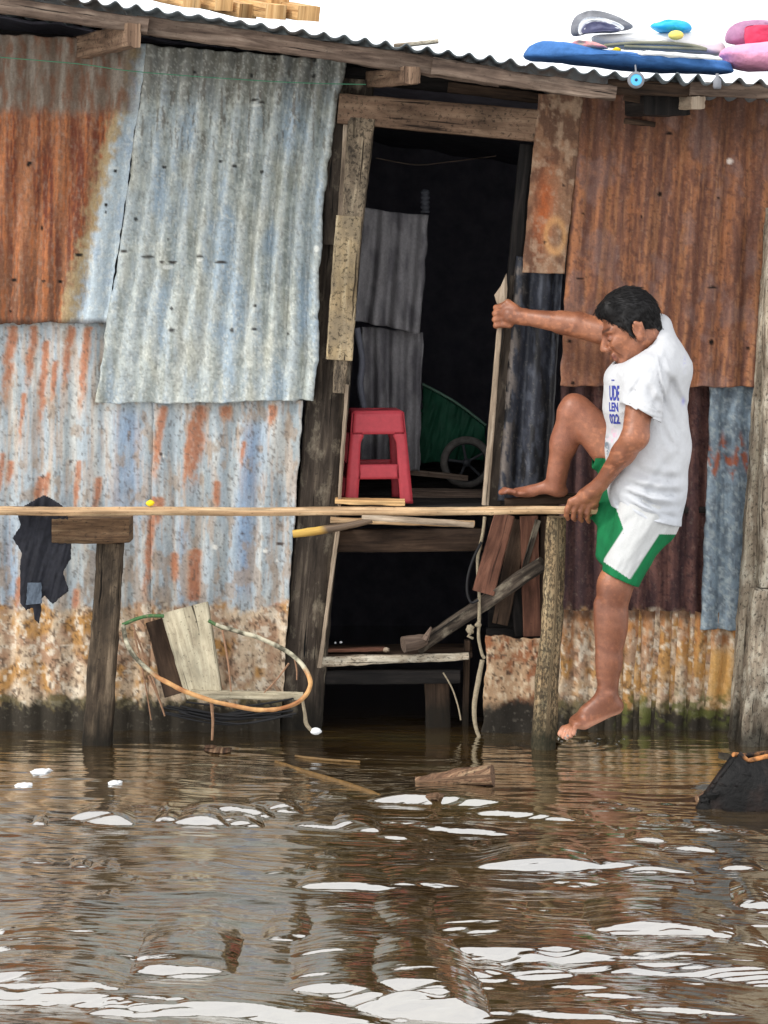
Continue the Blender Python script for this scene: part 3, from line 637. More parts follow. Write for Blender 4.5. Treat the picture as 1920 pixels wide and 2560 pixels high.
mb = MB(); add_tube(mb, [W(x, y, -.085) for x, y in [(1204, 1355), (1184, 1395), (1170, 1440), (1168, 1480), (1178, 1506), (1196, 1500)]], .0048, 8, 0, sub=6); single('black_hose', mb, 'black', 'thin black hose looped beside the reddish hanging plank', 'hose')
mb = MB(); add_tube(mb, [W(x, y, -.02) for x, y in [(1108, 1682), (1130, 1720), (1145, 1765), (1152, 1800)]], .003, 6, 0, sub=5); single('cord', mb, 'rope', 'thin pale cord dangling below the right end of the low shelf', 'cord')
# black garment on the pole
def cloth(name, outline, y, mat, label, cat, th=.02, sd=5, fold=.012, parent=None):
    P = np.array(outline, float); lo = P.min(0); hi = P.max(0)
    n = 110; gx, gy = np.meshgrid(np.linspace(lo[0], hi[0], n), np.linspace(lo[1], hi[1], n))
    ins = np.zeros(gx.shape, bool); j = len(P)-1
    for i in range(len(P)):
        xi, yi = P[i]; xj, yj = P[j]
        ins ^= ((yi > gy) != (yj > gy)) & (gx < (xj-xi)*(gy-yi)/((yj-yi) or 1e-9)+xi); j = i
    fs = []; used = {}; vs = []
    def vid(a, b):
        if (a, b) not in used:
            used[(a, b)] = len(vs); px, py = gx[a, b], gy[a, b]
            px += (float(vn(px/9, py/9, sd))-.5)*3
            f = float(fb(px/14+py/60, py/70, sd+2, 3))-.5
            w = W(px, py, y); vs.append((w.x, y-fold*2*f-.01, w.z))
        return used[(a, b)]
    for a in range(n-1):
        for b in range(n-1):
            if ins[a, b] and ins[a+1, b] and ins[a, b+1] and ins[a+1, b+1]: fs.append((vid(a, b), vid(a+1, b), vid(a+1, b+1), vid(a, b+1)))
    me = bpy.data.meshes.new(name); me.from_pydata(vs, [], fs); me.polygons.foreach_set('use_smooth', np.ones(len(fs), bool))
    l = me.uv_layers.new(name='UVMap')
    o = obj(name, me, mat, parent)
    s = o.modifiers.new('s', 'SOLIDIFY'); s.thickness = th; s.offset = -1
    s = o.modifiers.new('sm', 'SMOOTH'); s.factor = .5; s.iterations = 5
    if parent is None: tag(o, label, cat)
    return o
M['bcloth'] = mat_plain('black_cloth', (30, 31, 38), .85, .35, 60, .5)
M['gcloth'] = mat_plain('grey_cloth', (78, 88, 100), .85, .3, 80, .5)
t_ = thing('black_garment', W(100, 1560, -.30), 'black cloth garment with a grey patch hanging behind the left end of the bamboo pole', 'garment')
cloth('garment_front', [(60, 1262), (112, 1234), (160, 1262), (170, 1290), (182, 1360), (178, 1400), (160, 1430), (174, 1478), (132, 1512), (112, 1490), (104, 1500), (104, 1530), (100, 1562), (86, 1550), (82, 1520), (66, 1528), (50, 1508), (48, 1420), (54, 1385), (30, 1345), (52, 1310), (44, 1290)], -.288, M['bcloth'], '', '', .006, parent=t_, fold=.010)
cloth('grey_patch', [(70, 1456), (104, 1456), (106, 1508), (66, 1512)], -.306, M['gcloth'], '', '', .004, parent=t_, fold=.006)
M['yel'] = mat_plain('yellow_plastic', (240, 205, 30), .5, .1, 60, .1)
mb = MB(); add_ell(mb, W(375, 1258, -.335), (.015, .008, .009), 12, 8, .35); single('yellow_scrap', mb, 'yel', 'small bright yellow plastic scrap sitting on the bamboo pole', 'scrap')
M['gline'] = mat_plain('green_line', (70, 130, 100), .6, .1, 30, 0)
mb = MB(); add_tube(mb, [W(x, y, -.2) for x, y in [(-150, 128), (0, 143), (200, 160), (330, 178), (560, 196), (750, 207), (915, 211)]], .0017, 6, 0, sub=4); single('washing_line', mb, 'gline', 'thin green cord stretched under the eave across the upper left wall', 'cord')
# concrete-like slab, hoop net, bar
M['slabm'] = mat_wood('pale_worn_board', (128, 118, 98), (176, 166, 142), (206, 198, 172), .6, patch=(110, 84, 66), patchamt=.28, wetc=(60, 50, 38))
mb = MB(); add_beam(mb, W(462, 1520, -.14), W(512, 1738, -.22), .165, .03, .12, .03, rough=.004); t_ = thing('leaning_slab', W(500, 1740, -.2), 'pale worn board leaning against the lower wall behind the hoop net, brown board beside it', 'board')
obj('board', mb.mesh('board'), M['slabm'], t_)
mb = MB(); add_beam(mb, W(392, 1550, -.10), W(442, 1735, -.16), .075, .02, .085, .02, rough=.004); obj('side_board', mb.mesh('side_board'), M['dimwood'], t_)
mb = MB(); pbeam('', (478, 1736), (758, 1740), 20, -.24, .03, 'palepost', mb=mb, w1=17); single('pale_bar', mb, M['slabm'], 'pale wooden bar lying level behind the bottom of the hoop', 'bar')
t_ = thing('hoop_net', W(560, 1790, -.33), 'bent orange cane hoop with tied strings and dark net hanging before the lower wall', 'fishing hoop')
hp = [(308, 1562), (314, 1600), (336, 1640), (380, 1682), (440, 1718), (510, 1746), (590, 1766), (660, 1775), (715, 1768), (755, 1748), (775, 1718), (772, 1690), (755, 1662), (728, 1636), (690, 1614), (640, 1592), (590, 1578), (540, 1562)]
hy = [-.30, -.32, -.34, -.36, -.37, -.375, -.375, -.37, -.355, -.34, -.32, -.30, -.28, -.26, -.24, -.22, -.21, -.20]
m_, nt, b = newmat('cane_hoop'); n = N(nt); ge = n.add('ShaderNodeNewGeometry'); g = n.noise(n.mapping(ge.outputs['Position'], (20, 20, 20)), 1, 5)
sx = n.add('ShaderNodeSeparateXYZ'); n.link(ge.outputs['Position'], sx.inputs[0])
ff = n.math('ADD', n.math('MULTIPLY', n.math('ADD', sx.outputs['Z'], -.26), 9), n.math('MULTIPLY', g, .6))
n.link(n.mix(n.ramp(ff, [(.2, (0, 0, 0)), (.5, (1, 1, 1))]), n.ramp(g, [(.35, lin((150, 96, 56))), (.62, lin((206, 160, 104)))]), n.ramp(g, [(.4, lin((70, 66, 50))), (.6, lin((190, 184, 160)))])), b.inputs['Base Color']); b.inputs['Roughness'].default_value = .7; M['cane'] = m_
mb = MB(); add_tube(mb, [W(p[0], p[1], y) for p, y in zip(hp, hy)], .0074, 10, .0018, sub=6); obj('hoop', mb.mesh('hoop'), M['cane'], t_)
mb = MB(); M['grope'] = mat_plain('green_rope', (62, 98, 58), .8, .4, 120, .5, c2=(120, 120, 90), c2amt=.4)
add_tube(mb, [W(x, y, -.26) for x, y in [(306, 1562), (340, 1548), (372, 1540), (410, 1540)]], .006, 8, .001, sub=5); obj('green_rope', mb.mesh('green_rope'), M['grope'], t_); mb = MB(); add_tube(mb, [W(x, y, -.2) for x, y in [(520, 1552), (540, 1562), (560, 1572)]], .006, 8, .001, sub=5); obj('green_rope', mb.mesh('green_rope'), M['grope'], t_)
M['string'] = mat_plain('brown_string', (140, 108, 84), .85, .3, 90, .3)
for a, ya, b_, yb, r in [((330, 1560), -.28, (410, 1780), -.30, .003), ((372, 1690), -.34, (412, 1790), -.32, .004), ((556, 1575), -.21, (578, 1730), -.25, .004), ((722, 1658), -.27, (660, 1732), -.27, .003), ((528, 1750), -.37, (530, 1850), -.34, .0055),
                         ((335, 1580), -.3, (378, 1800), -.26, .0028), ((735, 1640), -.26, (742, 1700), -.27, .003)]:
    mb = MB(); A = W(*a, ya); B = W(*b_, yb); add_tube(mb, [A, A.lerp(B, .5)+Vector((.004, 0, -.002)), B], [r*1.2, r, r*.7], 6, r*.15, sub=4); obj('string', mb.mesh('string'), M['string'], t_)
mb = MB()
rr_ = random.Random(3)
for k in range(14):
    x0 = rr_.uniform(400, 470); x1 = rr_.uniform(620, 750); y0 = rr_.uniform(1752, 1785)
    add_tube(mb, [W(x0, y0, -.30), W((x0+x1)/2, y0+rr_.uniform(8, 30), -.28), W(x1, y0+rr_.uniform(-15, 12), -.26)], .0035, 5, 0, sub=4)
obj('net', mb.mesh('net'), M['black'], t_)
t_ = thing('float_line', W(790, 1832, -.3), 'pale line with small white float hanging from the right side of the hoop', 'float')
mb = MB(); add_tube(mb, [W(x, y, -.32) for x, y in [(756, 1748), (762, 1785), (766, 1810), (780, 1828)]], [.005, .006, .007, .006], 8, .001, sub=5); obj('line', mb.mesh('line'), M['rope'], t_)
mb = MB(); p = W(790, 1828, -.32); add_ell(mb, (p.x, p.y, max(p.z, .006)), (.019, .014, .012), 14, 8, .1); obj('float', mb.mesh('float'), M['white'], t_)
mb = MB(); q = onwater(548, 1876, .004)
add_ell(mb, q, (.045, .05, .004), 20, 6, .35); add_ell(mb, q+Vector((-.035, .04, .004)), (.02, .03, .004), 14, 6, .4); single('floating_leaf', mb, 'drift', 'dry brown leaf floating on the water below the hoop', 'leaf')
# right edge posts
mb = MB(); pbeam('', (1936, 560), (1846, 1900), 42, -.10, .06, 'palepost', mb=mb, w1=52, rough=.007); single('timber_post', mb, 'palepost', 'slender leaning weathered post touching the right end of the rusty walls', 'post', 'weathered posts at the right edge')
mb = MB(); pbeam('', (1948, 520), (1926, 1466), 62, -.16, .07, 'palepost', mb=mb, w1=66, rough=.006); single('timber_post', mb, 'palepost', 'pale cut off post at the right edge ending in mid air above another post', 'post', 'weathered posts at the right edge')
mb = MB(); pbeam('', (1926, 1474), (1896, 1930), 92, -.20, .09, 'palepost', mb=mb, w1=112, rough=.010); single('timber_post', mb, 'palepost', 'thick lichen pale post standing in the water behind the black canoe', 'post', 'weathered posts at the right edge')
# driftwood
mb = MB(); a = onwater(1040, 1962, .0); b_ = onwater(1232, 1962, .0)
add_tube(mb, [a+Vector((0, .05, .0)), a.lerp(b_, .5)+Vector((0, .03, .014)), b_+Vector((0, 0, .030))], [.012, .026, .034], 16, .005, sub=6)
single('driftwood_log', mb, 'drift', 'cut driftwood log floating in the water with its round end to the right', 'log')
mb = MB(); a = onwater(1030, 1998); b_ = onwater(1092, 1990, .03); c_ = onwater(1112, 2004, 0); add_tube(mb, [a, b_, c_], [.008, .012, .010], 8, .002); add_tube(mb, [b_, onwater(1150, 1990, .0)], [.008, .006], 8, .002)
single('broken_branch', mb, 'drift', 'broken V shaped branch poking out of the water below the driftwood log', 'branch')
M['ochre'] = mat_plain('submerged_ochre_stick', (98, 74, 40), .5, .4, 50, .3)
mb = MB(); add_tube(mb, [onwater(x, y, .0) for x, y in [(690, 1905), (780, 1935), (870, 1962), (950, 1990)]], [.006, .008, .009, .007], 8, .002, sub=6); single('floating_stick', mb, 'ochre', 'long ochre stick floating half sunk left of the driftwood log', 'stick')
mb = MB(); add_tube(mb, [onwater(x, y, .002) for x, y in [(738, 1890), (800, 1898), (900, 1905)]], [.004, .005, .004], 8, .001, sub=5); single('floating_stick', mb, 'ochre', 'short thin reed floating nearer the house than the long ochre stick', 'stick')
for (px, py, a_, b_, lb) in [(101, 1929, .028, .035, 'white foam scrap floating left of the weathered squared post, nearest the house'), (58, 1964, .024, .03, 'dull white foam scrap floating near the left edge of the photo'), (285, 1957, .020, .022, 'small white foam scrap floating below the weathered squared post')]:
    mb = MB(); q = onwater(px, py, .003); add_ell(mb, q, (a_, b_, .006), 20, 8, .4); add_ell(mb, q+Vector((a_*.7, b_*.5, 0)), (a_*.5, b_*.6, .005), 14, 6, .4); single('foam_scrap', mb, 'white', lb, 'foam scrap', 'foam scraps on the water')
# canoe
def canoe():
    t = thing('canoe', onwater(1840, 2020), 'black tarred canoe with a bare orange rim, its pointed end at the right edge', 'canoe')
    L = 2.6; n = 60; m = 14; vs = []; uv = []
    A = onwater(1742, 2020); ax = Vector((1, .16, 0)).normalized(); sd_ = Vector((-.16, 1, 0)).normalized()
    for i in range(n+1):
        u = i/n; s = u*L
        hb = .015+.24*min(1, (max(s, 0)/1.3)**.85)*min(1, max((L-s)/.7, 0)**.6); top = .125+.03*math.exp(-s/.12)-.01*min(1, s)
        k0 = .07*math.exp(-s/.10)
        for j in range(m+1):
            a = -math.pi/2+math.pi*j/m
            q = A+ax*(s+.0)+sd_*(math.sin(a)*hb); 
            hh = top-(top+.06-k0)*math.cos(a)**.55 if abs(math.cos(a)) > 1e-6 else top
            hh += (.012+.04*math.exp(-s/.25))*(float(fb(s*24, j*.9, 5, 3))-.5)
            rake = .10*(hh/.125)
            vs.append(Vector((q.x, q.y, hh))+ax*(rake if s < .25 else rake*max(0, 1-(s-.25)/.2))); uv.append((j*.05, s))
    fs = [(i*(m+1)+j, (i+1)*(m+1)+j, (i+1)*(m+1)+j+1, i*(m+1)+j+1) for i in range(n) for j in range(m)]
    mb = MB(); mb.add(vs, fs, uv); me = mb.mesh('hull')
    tar = mat_plain('black_tar_paint', (8, 7, 7), .55, .6, 30, .9, spec=.25, c2=(36, 27, 24), bd=.012, c2amt=.45)
    o = obj('hull', me, tar, t); s = o.modifiers.new('t', 'SOLIDIFY'); s.thickness = .022; s.offset = 0
    for side in (0, m):
        mb = MB(); add_tube(mb, [Vector(vs[i*(m+1)+side])+Vector((0, 0, .004+.005*float(vn(i*.7, 3, 8)))) for i in range(0, n+1)], .0075, 8, .003); obj('rim', mb.mesh('rim'), mat_plain('bare_orange_wood', (176, 118, 68), .7, .4, 50, .8, c2=(30, 22, 18), c2amt=.52), t)
    mb = MB(); rr = random.Random(4)
    for k in range(7):
        c0 = A+ax*(.03+.022*k)+Vector((0, -.012*(k % 2), .03+.014*k)); add_ell(mb, c0, (rr.uniform(.02, .035), .03, rr.uniform(.012, .026)), 12, 8, .5)
    obj('broken_bow', mb.mesh('broken_bow'), tar, t)
    mb = MB(); mb.add([A+ax*.10+sd_*-.03+Vector((0, 0, .18)), A+ax*.10+sd_*.03+Vector((0, 0, .18)), A+ax*.55+sd_*.16+Vector((0, 0, .165)), A+ax*.55+sd_*-.16+Vector((0, 0, .165))], [(0, 1, 2, 3)]); 
    return t
canoe()
mb = MB(); a = onwater(1742, 1998, .002); b_ = onwater(1826, 1962, .012); add_beam(mb, a, b_, .012, .02, .03, .02, up=(0, 0, 1), rough=.003); single('floating_board', mb, M['drift'], 'orange brown piece of board in the water at the tip of the black canoe', 'board')
mb = MB(); add_beam(mb, onwater(1800, 1888, .02), onwater(1872, 1905, .03), .014, .02, rough=.003, up=(0, 0, 1)); single('grey_stick', mb, M['palepost'], 'short grey stick floating between the canoe and the thick pale post', 'stick')

# ---- indoor things
def stool():
    red = mat_plain('red_plastic', (172, 56, 66), .55, .12, 60, .15, spec=.4)
    c = W(938, 1258, .17); c.z = fz+.012; t = thing('plastic_stool', c, 'red plastic stool with open sides standing in the doorway beside the left post', 'stool')
    h = .318; a, b = .092, .120     # half widths top / bottom
    def pt(u, z, side, off=0.0):       # u in -1..1 across a face, z 0..1
        hw = (b+(a-b)*z)-off; x = u*(b+(a-b)*z); y = -hw
        for _ in range(side): x, y = -y, x
        ca, sa = math.cos(.12), math.sin(.12)
        return Vector((c.x+x*ca-y*sa, c.y+x*sa+y*ca, c.z+z*h))
    def panel(u0, u1, z0, z1, side, mb, nu=8, nz=8, ufun=None):
        vs = []; fs = []
        for k in range(nz+1):
            z = z0+(z1-z0)*k/nz; ua, ub = (ufun(z) if ufun else (u0, u1))
            for j in range(nu+1): vs.append(pt(ua+(ub-ua)*j/nu, z, side))
        for k in range(nz):
            for j in range(nu):
                q = k*(nu+1)+j; fs.append((q, q+1, q+nu+2, q+nu+1))
        mb.add(vs, fs)
    seat = MB()
    ring = [pt(u, 1, s) for s in range(4) for u in np.linspace(-.93, .93, 6)]
    cz = Vector((c.x, c.y, c.z+h+.006)); r2 = [cz+(p-cz)*.9 for p in ring]; r2 = [Vector((p.x, p.y, cz.z)) for p in r2]; r3 = [cz+(Vector((p.x, p.y, cz.z))-cz)*.2 for p in ring]
    n = len(ring); seat.add(ring+r2+r3, [(i, (i+1) % n, (i+1) % n+n, i+n) for i in range(n)]+[(i+n, (i+1) % n+n, (i+1) % n+2*n, i+2*n) for i in range(n)])
    for s in range(4): panel(-.93, .93, .76, 1.0, s, seat, 14, 6)
    o = obj('seat', seat.mesh('seat'), red, t); md = o.modifiers.new('s', 'SOLIDIFY'); md.thickness = .005
    for s in range(4):
        m2 = MB(); panel(0, 0, 0, .78, s, m2, 3, 20, lambda z: (-.99, -.62+.10*math.exp(-((.74-z)/.04)**2)+.05*math.exp(-((z-.32)/.05)**2)))
        panel(0, 0, 0, .78, (s-1) % 4, m2, 3, 20, lambda z: (.62-.10*math.exp(-((.74-z)/.04)**2)-.05*math.exp(-((z-.32)/.05)**2), .99))
        o = obj('leg', m2.mesh('leg'), red, t); md = o.modifiers.new('s', 'SOLIDIFY'); md.thickness = .006
        m3 = MB(); panel(-.64, .64, .27, .43, s, m3, 10, 5); o = obj('rung', m3.mesh('rung'), red, t); md = o.modifiers.new('s', 'SOLIDIFY'); md.thickness = .006
stool()
M['intgrey'] = mat_vc('dim_roofing_sheet', .8, .2, .3, 90, .4, .002)
def c_int(X, Y, s, t):
    c = bc((130, 128, 130), X); return mx(c, linA((98, 96, 100)), ss(fb(X/20, Y/60, 301, 4), .35, .7))
def int_sheet(q, y, nper, label, seed):
    o = sheet('curtain', None, *q, y, nper, .014, c_int, M['intgrey'], res=.007, seed=seed, edge=4, dent=.02, flat=lambda X, Y, s, t: .3+1.5*fb(X/34, Y/260, seed)*(.5+.8*t), curve=lambda s, t: 10*(fb(t*2.2, s*3, seed+2)-.5)); tag(o, label, 'curtain', 'grey curtains indoors')
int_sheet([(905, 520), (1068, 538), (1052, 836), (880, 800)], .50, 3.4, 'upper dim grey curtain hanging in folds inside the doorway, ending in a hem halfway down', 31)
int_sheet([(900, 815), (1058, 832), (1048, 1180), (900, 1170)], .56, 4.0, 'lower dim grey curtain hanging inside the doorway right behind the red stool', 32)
M['dgreen'] = mat_plain('dark_green_tarp', (22, 72, 52), .7, .3, 12, .3)
t_ = cloth('green_tarp', [(1056, 962), (1100, 985), (1150, 1015), (1215, 1065), (1215, 1150), (1050, 1160)], .85, M['dgreen'], 'dark green tarpaulin sloping down inside the dim room', 'tarpaulin', .03, 21, .02)
mb = MB(); add_tube(mb, [W(x, y, .82) for x, y in [(1056, 960), (1100, 983), (1150, 1013), (1215, 1063)]], .005, 8, 0, sub=3); obj('hem_cord', mb.mesh('hem_cord'), mat_plain('pale_green', (90, 120, 104), .7, .2, 20, 0), t_)
def wheel():
    t = thing('wheel', W(1166, 1222, .72), 'small old wheel with a dusty grey tyre standing inside the doorway', 'wheel'); c = W(1166, 1156, .72); Rr = .084
    ty = mat_plain('dusty_tyre', (92, 88, 84), .9, .35, 40, .5)
    mb = MB(); add_lathe(mb, c, [(Rr+.015*math.cos(a), .018*math.sin(a)) for a in np.linspace(0, 2*math.pi, 15)], 40, 'Y'); obj('tyre', mb.mesh('tyre'), ty, t)
    mb = MB(); add_lathe(mb, c, [(Rr-.012+.004*math.cos(a), .012*math.sin(a)) for a in np.linspace(0, 2*math.pi, 9)], 40, 'Y'); obj('rim', mb.mesh('rim'), M['black'], t)
    mb = MB(); add_lathe(mb, c, [(.0, -.03), (.014, -.03), (.016, 0), (.014, .03), (0, .03)], 14, 'Y')
    for k in range(5):
        a = k*1.2566+.5; add_tube(mb, [c, c+Vector((math.cos(a)*Rr*.9, 0, math.sin(a)*Rr*.9))], .006, 6)
    obj('hub', mb.mesh('hub'), mat_plain('dark_metal_hub', (52, 54, 58), .6, .3, 30, .2), t)
wheel()
mb = MB(); add_beam(mb, W(1010, 1232, .45), W(1225, 1236, .42), .03, .1); single('indoor_plank', mb, 'grey', 'grey plank lying on the floor before the small wheel', 'plank')
mb = MB(); add_beam(mb, W(1020, 1180, .62), W(1170, 1195, .6), .02, .03); single('indoor_rod', mb, 'grey', 'thin bar propped on the floor between the red stool and the wheel', 'bar')
mb = MB(); p = W(1063, 502, .45)
add_lathe(mb, (p.x, p.y, p.z-.045), [(0, 0)]+[(.016+.003*math.sin(k*1.6), k*.0045) for k in range(20)]+[(0, .088)], 16); single('ribbed_canister', mb, mat_plain('dim_ribbed', (58, 60, 66), .7, .2, 30, .2), 'small ribbed grey cylinder hanging inside the dark doorway above the curtains', 'canister')
mb = MB(); add_tube(mb, [W(940, 395, .7), W(1040, 412, .7), W(1120, 405, .7), W(1240, 390, .7)], .002, 6, 0, sub=4); single('indoor_wire', mb, 'grey', 'thin wire slung across the top of the dark doorway inside', 'wire')
mb = MB(); add_tube(mb, [W(x, y, .4) for x, y in [(892, 820), (905, 900), (900, 960), (912, 1030)]], .012, 8, .001, sub=4); single('indoor_pipe', mb, mat_plain('dim_pipe', (96, 98, 108), .6, .2, 30, .2), 'dim grey pipe upright inside at the left edge of the doorway', 'pipe')

# ---- on the roof
def rz(px, y):   # roof top height at photo column px and depth y
    x = (px-960)*(CAMD+y)/F_PX; pp = x*F_PX/(CAMD-.47)+960
    return float(WA(pp, roofpy(pp), -.47)[1])-.045*(y+.47)+.012
lab = ['frontmost fresh sawn plank on the roof, its end nearest the sky gap', 'second fresh sawn plank of the roof stack, just left of the frontmost', 'middle fresh sawn plank in the roof stack with a split end', 'fresh sawn plank in the roof stack above the rafter end', 'leftmost fresh sawn plank lying on the roof', 'topmost plank across the roof stack']
for k, (a, ya, b_, yb, w, h) in enumerate([((772, 34), -.42, (600, 4), -.05, .042, .075), ((690, 30), -.44, (520, -2), -.05, .04, .07), ((620, 28), -.40, (480, -6), -.05, .04, .06), ((560, 12), -.43, (420, -14), -.08, .034, .06), ((480, 6), -.44, (330, -26), -.1, .03, .06), ((700, 8), -.36, (560, -14), .0, .034, .06)]):
    mb = MB(); add_beam(mb, W(*a, ya), W(*b_, yb), h*1.15, w*1.2, up=(0, 0, 1), rough=.001, bev=.03); single('lumber_plank', mb, 'newwood', lab[k], 'plank', 'fresh lumber stacked on the roof')
mb = MB(); pbeam('', (985, 116), (1096, 103), 12, -.40, .04, 'grey', mb=mb, w1=8); single('roof_board', mb, 'palepost', 'short grey board lying loose on the roof edge above the doorway', 'board')
M['blue'] = mat_plain('blue_foam_plastic', (66, 112, 172), .8, .25, 18, .6, spec=.2, bd=.01)
M['cyan'] = mat_plain('cyan_plastic', (40, 170, 220), .45, .1, 20, .1)
M['pink'] = mat_plain('pink_fabric', (230, 158, 190), .9, .15, 14, .8, bd=.015)
M['silver'] = mat_plain('grey_fabric', (120, 122, 128), .7, .25, 18, .2)
M['mauve'] = mat_plain('mauve_fabric', (160, 116, 146), .7, .2, 30, .3, c2=(186, 150, 176), c2amt=.4)
M['crim'] = mat_plain('crimson_fabric', (196, 62, 92), .7, .15, 20, .2)
M['cream'] = mat_plain('white_fabric', (238, 238, 236), .8, .04, 12, .2)
def loft(poly_px, y, th, nz=.0):
    """closed outline (photo px) given depth th with rounded edges"""
    P = [Vector((WA(px, py, y)[0], 0, WA(px, py, y)[1])) for px, py in poly_px]; 
    # resample smooth
    Q = []; n = len(P)
    for i in range(n):
        a, b, c, d = P[i-1], P[i], P[(i+1) % n], P[(i+2) % n]
        for j in range(4):
            t = j/4; Q.append(.5*((2*b)+(c-a)*t+(2*a-5*b+4*c-d)*t*t+(3*b-a-3*c+d)*t**3))
    c = sum(Q, Vector())/len(Q); m = len(Q); mb = MB(); vs = []; prof = [(max(0.0, 1-abs(t)**3.2)**.5 if abs(t) < 1 else 0, .5*t) for t in np.sin(np.linspace(-math.pi/2, math.pi/2, 25))]
    for s, d in prof:
        for q in Q: p = c+(q-c)*s; k_ = 1.3*(float(fb(p.x*30+p.z*14, p.z*34+d*5, 77, 3))-.5); vs.append(Vector((p.x+.006*k_, y+d*th+.02*k_, p.z+.008*(float(fb(p.x*30+5, d*2+p.z*9, 79, 3))-.5))))
    mb.add(vs, [(i*m+j, (i+1)*m+j, (i+1)*m+(j+1) % m, i*m+(j+1) % m) for i in range(len(prof)-1) for j in range(m)]); return mb
mb = loft([(1312, 146), (1318, 122), (1345, 108), (1385, 108), (1430, 122), (1500, 130), (1600, 138), (1720, 146), (1812, 156), (1828, 172), (1820, 184), (1700, 181), (1560, 173), (1440, 160), (1370, 152)], -.32, .30)
single('blue_float', mb, 'blue', 'long flat blue foam float lying on the roof edge above the rusty wall', 'float')
t_ = thing('grey_cushion', W(1500, 92, -.2), 'round grey striped cushion standing behind the blue float on the roof', 'cushion')
obj('cover', loft([(1432, 90), (1430, 60), (1446, 38), (1480, 28), (1520, 33), (1556, 48), (1582, 66), (1540, 80), (1480, 84)], -.20, .10).mesh('cover'), M['silver'], t_)
obj('stripe', loft([(1446, 84), (1448, 62), (1466, 46), (1500, 44), (1535, 52), (1560, 68), (1548, 74), (1520, 56), (1490, 52), (1466, 58), (1456, 84)], -.252, .012).mesh('stripe'), M['white'], t_)
obj('center', loft([(1456, 84), (1462, 62), (1484, 54), (1520, 56), (1552, 74), (1510, 78)], -.252, .02).mesh('center'), mat_plain('dusk_blue_fabric', (96, 98, 124), .7, .2, 20, .2), t_)
t_ = thing('cyan_float', W(1680, 96, -.2), 'cyan beach float with white sides and a yellow ball shaped end on the roof', 'float')
obj('body', loft([(1626, 66), (1650, 54), (1690, 51), (1720, 60), (1728, 76), (1710, 84), (1680, 82), (1650, 80)], -.2, .12).mesh('body'), M['cyan'], t_)
mb = MB(); add_ell(mb, W(1690, 88, -.27), (.026, .02, .016), 20, 12); obj('yellow_end', mb.mesh('yellow_end'), mat_plain('soft_yellow', (244, 222, 110), .6, .05, 20, 0), t_)
single('white_mattress', loft([(1580, 122), (1500, 112), (1480, 92), (1560, 84), (1640, 84), (1740, 84), (1800, 108), (1812, 128), (1800, 140), (1700, 132)], -.12, .22), 'cream', 'plump white mattress lying between the grey cushion and the pink bundle on the roof', 'mattress')
mb = MB(); M['olive'] = mat_plain('olive_rim', (128, 128, 108), .6, .2, 30, .1)
add_tube(mb, [W(x, y, -.24) for x, y in [(1510, 114), (1580, 108), (1660, 108), (1730, 114), (1766, 124), (1740, 122), (1640, 119), (1560, 116)]], .006, 8, 0, sub=5); single('thin_hoop', mb, 'olive', 'thin olive rim resting over the blue float in front of the white mattress', 'hoop')
single('patterned_cloth', loft([(1426, 112), (1440, 101), (1470, 104), (1500, 112), (1520, 120), (1490, 124), (1450, 122)], -.27, .08), mat_plain('patterned_cloth', (120, 170, 140), .8, .2, 60, .3, c2=(220, 150, 150), c2amt=.5), 'bunched red and green patterned cloth on the left end of the blue float', 'cloth')
mb = loft([(1515, 128), (1528, 126), (1540, 118), (1552, 122), (1548, 130), (1530, 132)], -.40, .05); single('yellow_clip', mb, 'yel', 'small yellow plastic piece on the middle of the blue float', 'clip')
single('foam_board', loft([(1600, 128), (1640, 128), (1740, 136), (1798, 142), (1796, 150), (1700, 144), (1602, 138)], -.46, .04), 'white', 'narrow white panel on the front of the blue float', 'panel')
single('pink_bundle', loft([(1810, 150), (1800, 136), (1815, 122), (1860, 112), (1930, 108), (2040, 112), (2050, 170), (1930, 178), (1835, 170)], -.30, .28), 'pink', 'pink folded bedding bundle on the roof at the right edge', 'bedding')
t_ = thing('mauve_bag', W(1870, 112, -.2), 'mauve and crimson bag standing on the pink bundle at the right edge of the roof', 'bag')
obj('cover', loft([(1815, 106), (1818, 78), (1840, 58), (1880, 50), (1930, 54), (1980, 80), (1980, 112), (1880, 114), (1850, 112)], -.18, .12).mesh('cover'), M['mauve'], t_)
obj('inner', loft([(1866, 112), (1860, 84), (1866, 66), (1900, 62), (1960, 70), (1960, 112), (1900, 110)], -.245, .03).mesh('inner'), M['crim'], t_)
t_ = thing('blue_disc', W(1590, 225, -.5), 'round sky blue disc with dark centre hanging below the blue float', 'disc')
mb = MB(); c = W(1590, 200, -.50); add_lathe(mb, c, [(0, -.006), (.017, -.006), (.0255, -.004), (.0255, .004), (0, .005)], 28, 'Y'); obj('disc', mb.mesh('disc'), mat_plain('sky_blue', (90, 186, 236), .4, .05, 20, 0), t_)
mb = MB(); add_lathe(mb, c, [(.019, -.0072), (.026, -.0062), (.028, .0), (.026, .0062)], 28, 'Y'); add_tube(mb, [c+Vector((0, 0, .026)), c+Vector((0, .02, .05))], .003, 6); obj('ring', mb.mesh('ring'), M['silver'], t_)
mb = MB(); add_lathe(mb, c, [(0, -.0082), (.005, -.0078), (.005, -.005)], 14, 'Y'); obj('center', mb.mesh('center'), mat_plain('navy', (30, 50, 110), .5, .05, 20, 0), t_)
mb = MB(); c = W(1793, 222, -.49); add_lathe(mb, c, [(0, 0), (.011, .0), (.014, .008), (.013, .03), (.006, .038), (.005, .05), (0, .05)], 16); single('hanging_bottle', mb, 'silver', 'small grey bottle hanging from the roof edge right of the blue disc', 'bottle')

